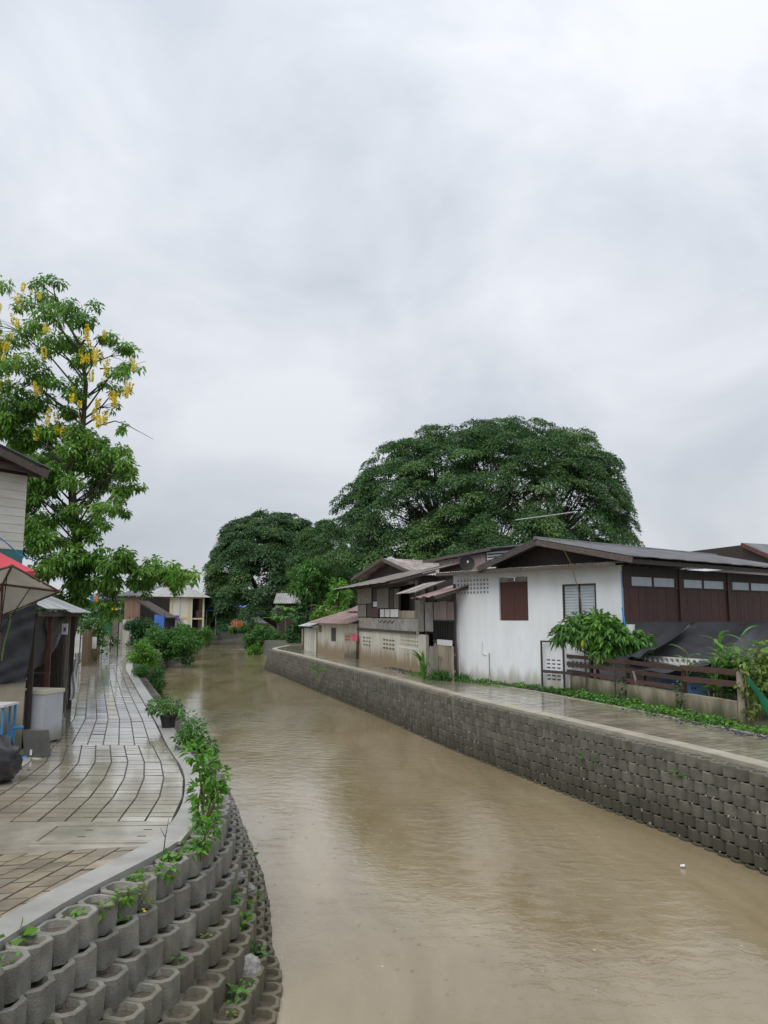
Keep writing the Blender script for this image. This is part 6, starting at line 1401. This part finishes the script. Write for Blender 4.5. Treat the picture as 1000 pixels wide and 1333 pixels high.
canopy(306,320,788,135,'higher blue tarpaulin canopy under the smaller rain tree','blue_tarp')
gs2 = thing('green_screen', (*A(285,818,118)[:2], -.06), 'far green netting screen at the canal bend below the trees', 'screen'); mb = MB(); mb.sheet((-.9,0,.2),(.9,0,.2),(.9,0,2.2),(-.9,0,2.3),10,6,lambda u,v:(0,.08*math.sin(u*15),0)); mb.build('netting', M['green_tarp'], gs2, smooth=True)
for x in (-.9,0,.9): mb = MB(); mb.tube([(x,.1,0),(x,.1,2.4)], .05, 6); mb.build('pole', M['wood_dark'], gs2)
# bananas
banana((*A(372,820,88)[:2],-.06), 2.6, 'banana plant with broad leaves in front of the tiled cottage', 11, 1.35, 3)
banana((*A(383,822,84)[:2],-.06), 2.0, 'shorter banana plant leaning beside the taller one', 9, 1.2, 4)
banana((*A(424,815,63)[:2],-.06), 2.7, 'bright banana plant rising behind the low shed', 10, 1.0, 5)
banana((*A(362,826,92)[:2],-.06), 1.8, 'young banana plant at the thicket edge', 8, 1.2, 6)
lbush(388,846,74,[(380,832,7),(390,825,8),(384,815,8),(395,812,8),(386,802,8),(398,800,7),(392,790,7),(378,822,6)], 'dark leafy shrubs closing the end of the right path','leaf_dark',.34,.15,36)
lbush(425,806,60,[(415,797,6),(424,800,6),(433,797,6),(409,804,5),(440,800,5)], 'lime green shrub topping the low shed roof','leaf_bright',.28,.13,44,z=-.06)
pk = lbush(418,800,61,[(428,793,2.2)], 'pink blossom head beside the lime green shrub','petal_pink',.2,.12,60,z=-.06,name='flowering_shrub')
lbush(272,800,112,[(268,780,7),(276,775,7),(262,788,6),(270,800,9),(282,800,8),(292,795,8),(278,810,8)], 'green trees massed beside the cream building','leaf_dark',.42,.18,24,cat='trees',name='tree_clump')
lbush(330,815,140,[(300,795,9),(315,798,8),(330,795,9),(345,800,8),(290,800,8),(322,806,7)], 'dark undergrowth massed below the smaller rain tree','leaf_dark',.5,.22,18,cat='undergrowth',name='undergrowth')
lbush(450,790,70,[(455,770,9),(465,760,10),(446,784,8),(460,745,9)], 'palm-green foliage rising behind the patched house','leaf_dark',.34,.14,30,cat='tree',name='back_tree')
lbush(290,832,128,[(268,818,8),(280,815,8),(292,816,7),(304,820,6),(316,820,6),(326,818,7),(258,822,7),(274,808,8),(330,812,7)], 'green hedge above the stone wall at the canal bend','leaf_mid',.4,.18,34,cat='hedge',name='hedge')
lbush(262,812,150,[(250,800,12),(265,795,14),(282,790,14),(300,785,14),(320,785,14),(255,785,10)], 'dark wood behind the canal bend','leaf_rain_far',.6,.28,14,cat='trees',name='tree_clump')
lbush(222,838,78,[(218,828,9),(230,826,8),(240,824,8),(226,836,8),(248,830,7)], 'leafy shrubs hiding the foot of the cream building','leaf_mid',.3,.13,60)
# litter on and beside the water
pb_ = thing('plastic_bag', G(712,1012,WATER+.02), 'crumpled white plastic bag snagged at the foot of the dark wall', 'plastic bag'); bmx = bmesh.new(); bmesh.ops.create_icosphere(bmx, subdivisions=3, radius=.16)
for v in bmx.verts: v.co *= 1 + random.uniform(-.22,.22); v.co.z = v.co.z*1.3 + .12
me = bpy.data.meshes.new('bag'); bmx.to_mesh(me); bmx.free(); me.materials.append(M['plastic_white']); link('bag_body', me, pb_)
cu = thing('floating_cup', G(886,1129,WATER+.01), 'small white cup lying on the open water', 'cup', R(70)); mb = MB(); mb.lathe([(.018,0),(.027,.07),(.029,.07),(.024,.065),(.016,.006)], 10); o = mb.build('cup_body', M['plastic_white'], cu, rot=(R(82),0,0)); o.location.z = .02
# lumps of pale cement where blocks were patched
for i, (px,py) in enumerate([(305,1150),(318,1162),(325,1255),(300,1135),(330,1272)]):
    q = min([c for c in lblocks if c[2] > WATER+.1], key=lambda c: (proj(c[:3])[0]-px)**2 + (proj(c[:3])[1]-py)**2)
    bmx = bmesh.new(); bmesh.ops.create_icosphere(bmx, subdivisions=3, radius=.13)
    for v in bmx.verts: v.co *= 1 + random.uniform(-.12,.12); v.co.z *= .55
    me = bpy.data.meshes.new('cement_lump'); bmx.to_mesh(me); bmx.free(); me.materials.append(M['cement']); link('cement_lump', me, LW, Vector((q[0],q[1],q[2]+.01)) - lorg, (random.random(),random.random(),random.random()*6))
# distant wooded skyline
mbk = []
for i in range(46):
    x = -130+i*6.2+random.gauss(0,2); y = random.uniform(195,260); hh = random.uniform(5,9)
    mbk.append(((x,y,hh*.5),(random.uniform(4,7),random.uniform(3,5),hh*.55)))
tag(link('distant_wood', leaf_mesh('distant_wood', *cloud(mbk, 7, 1.0, .5, .2, .6), M['leaf_rain_far'])), 'distant line of trees closing the view behind everything', 'trees', kind='stuff')
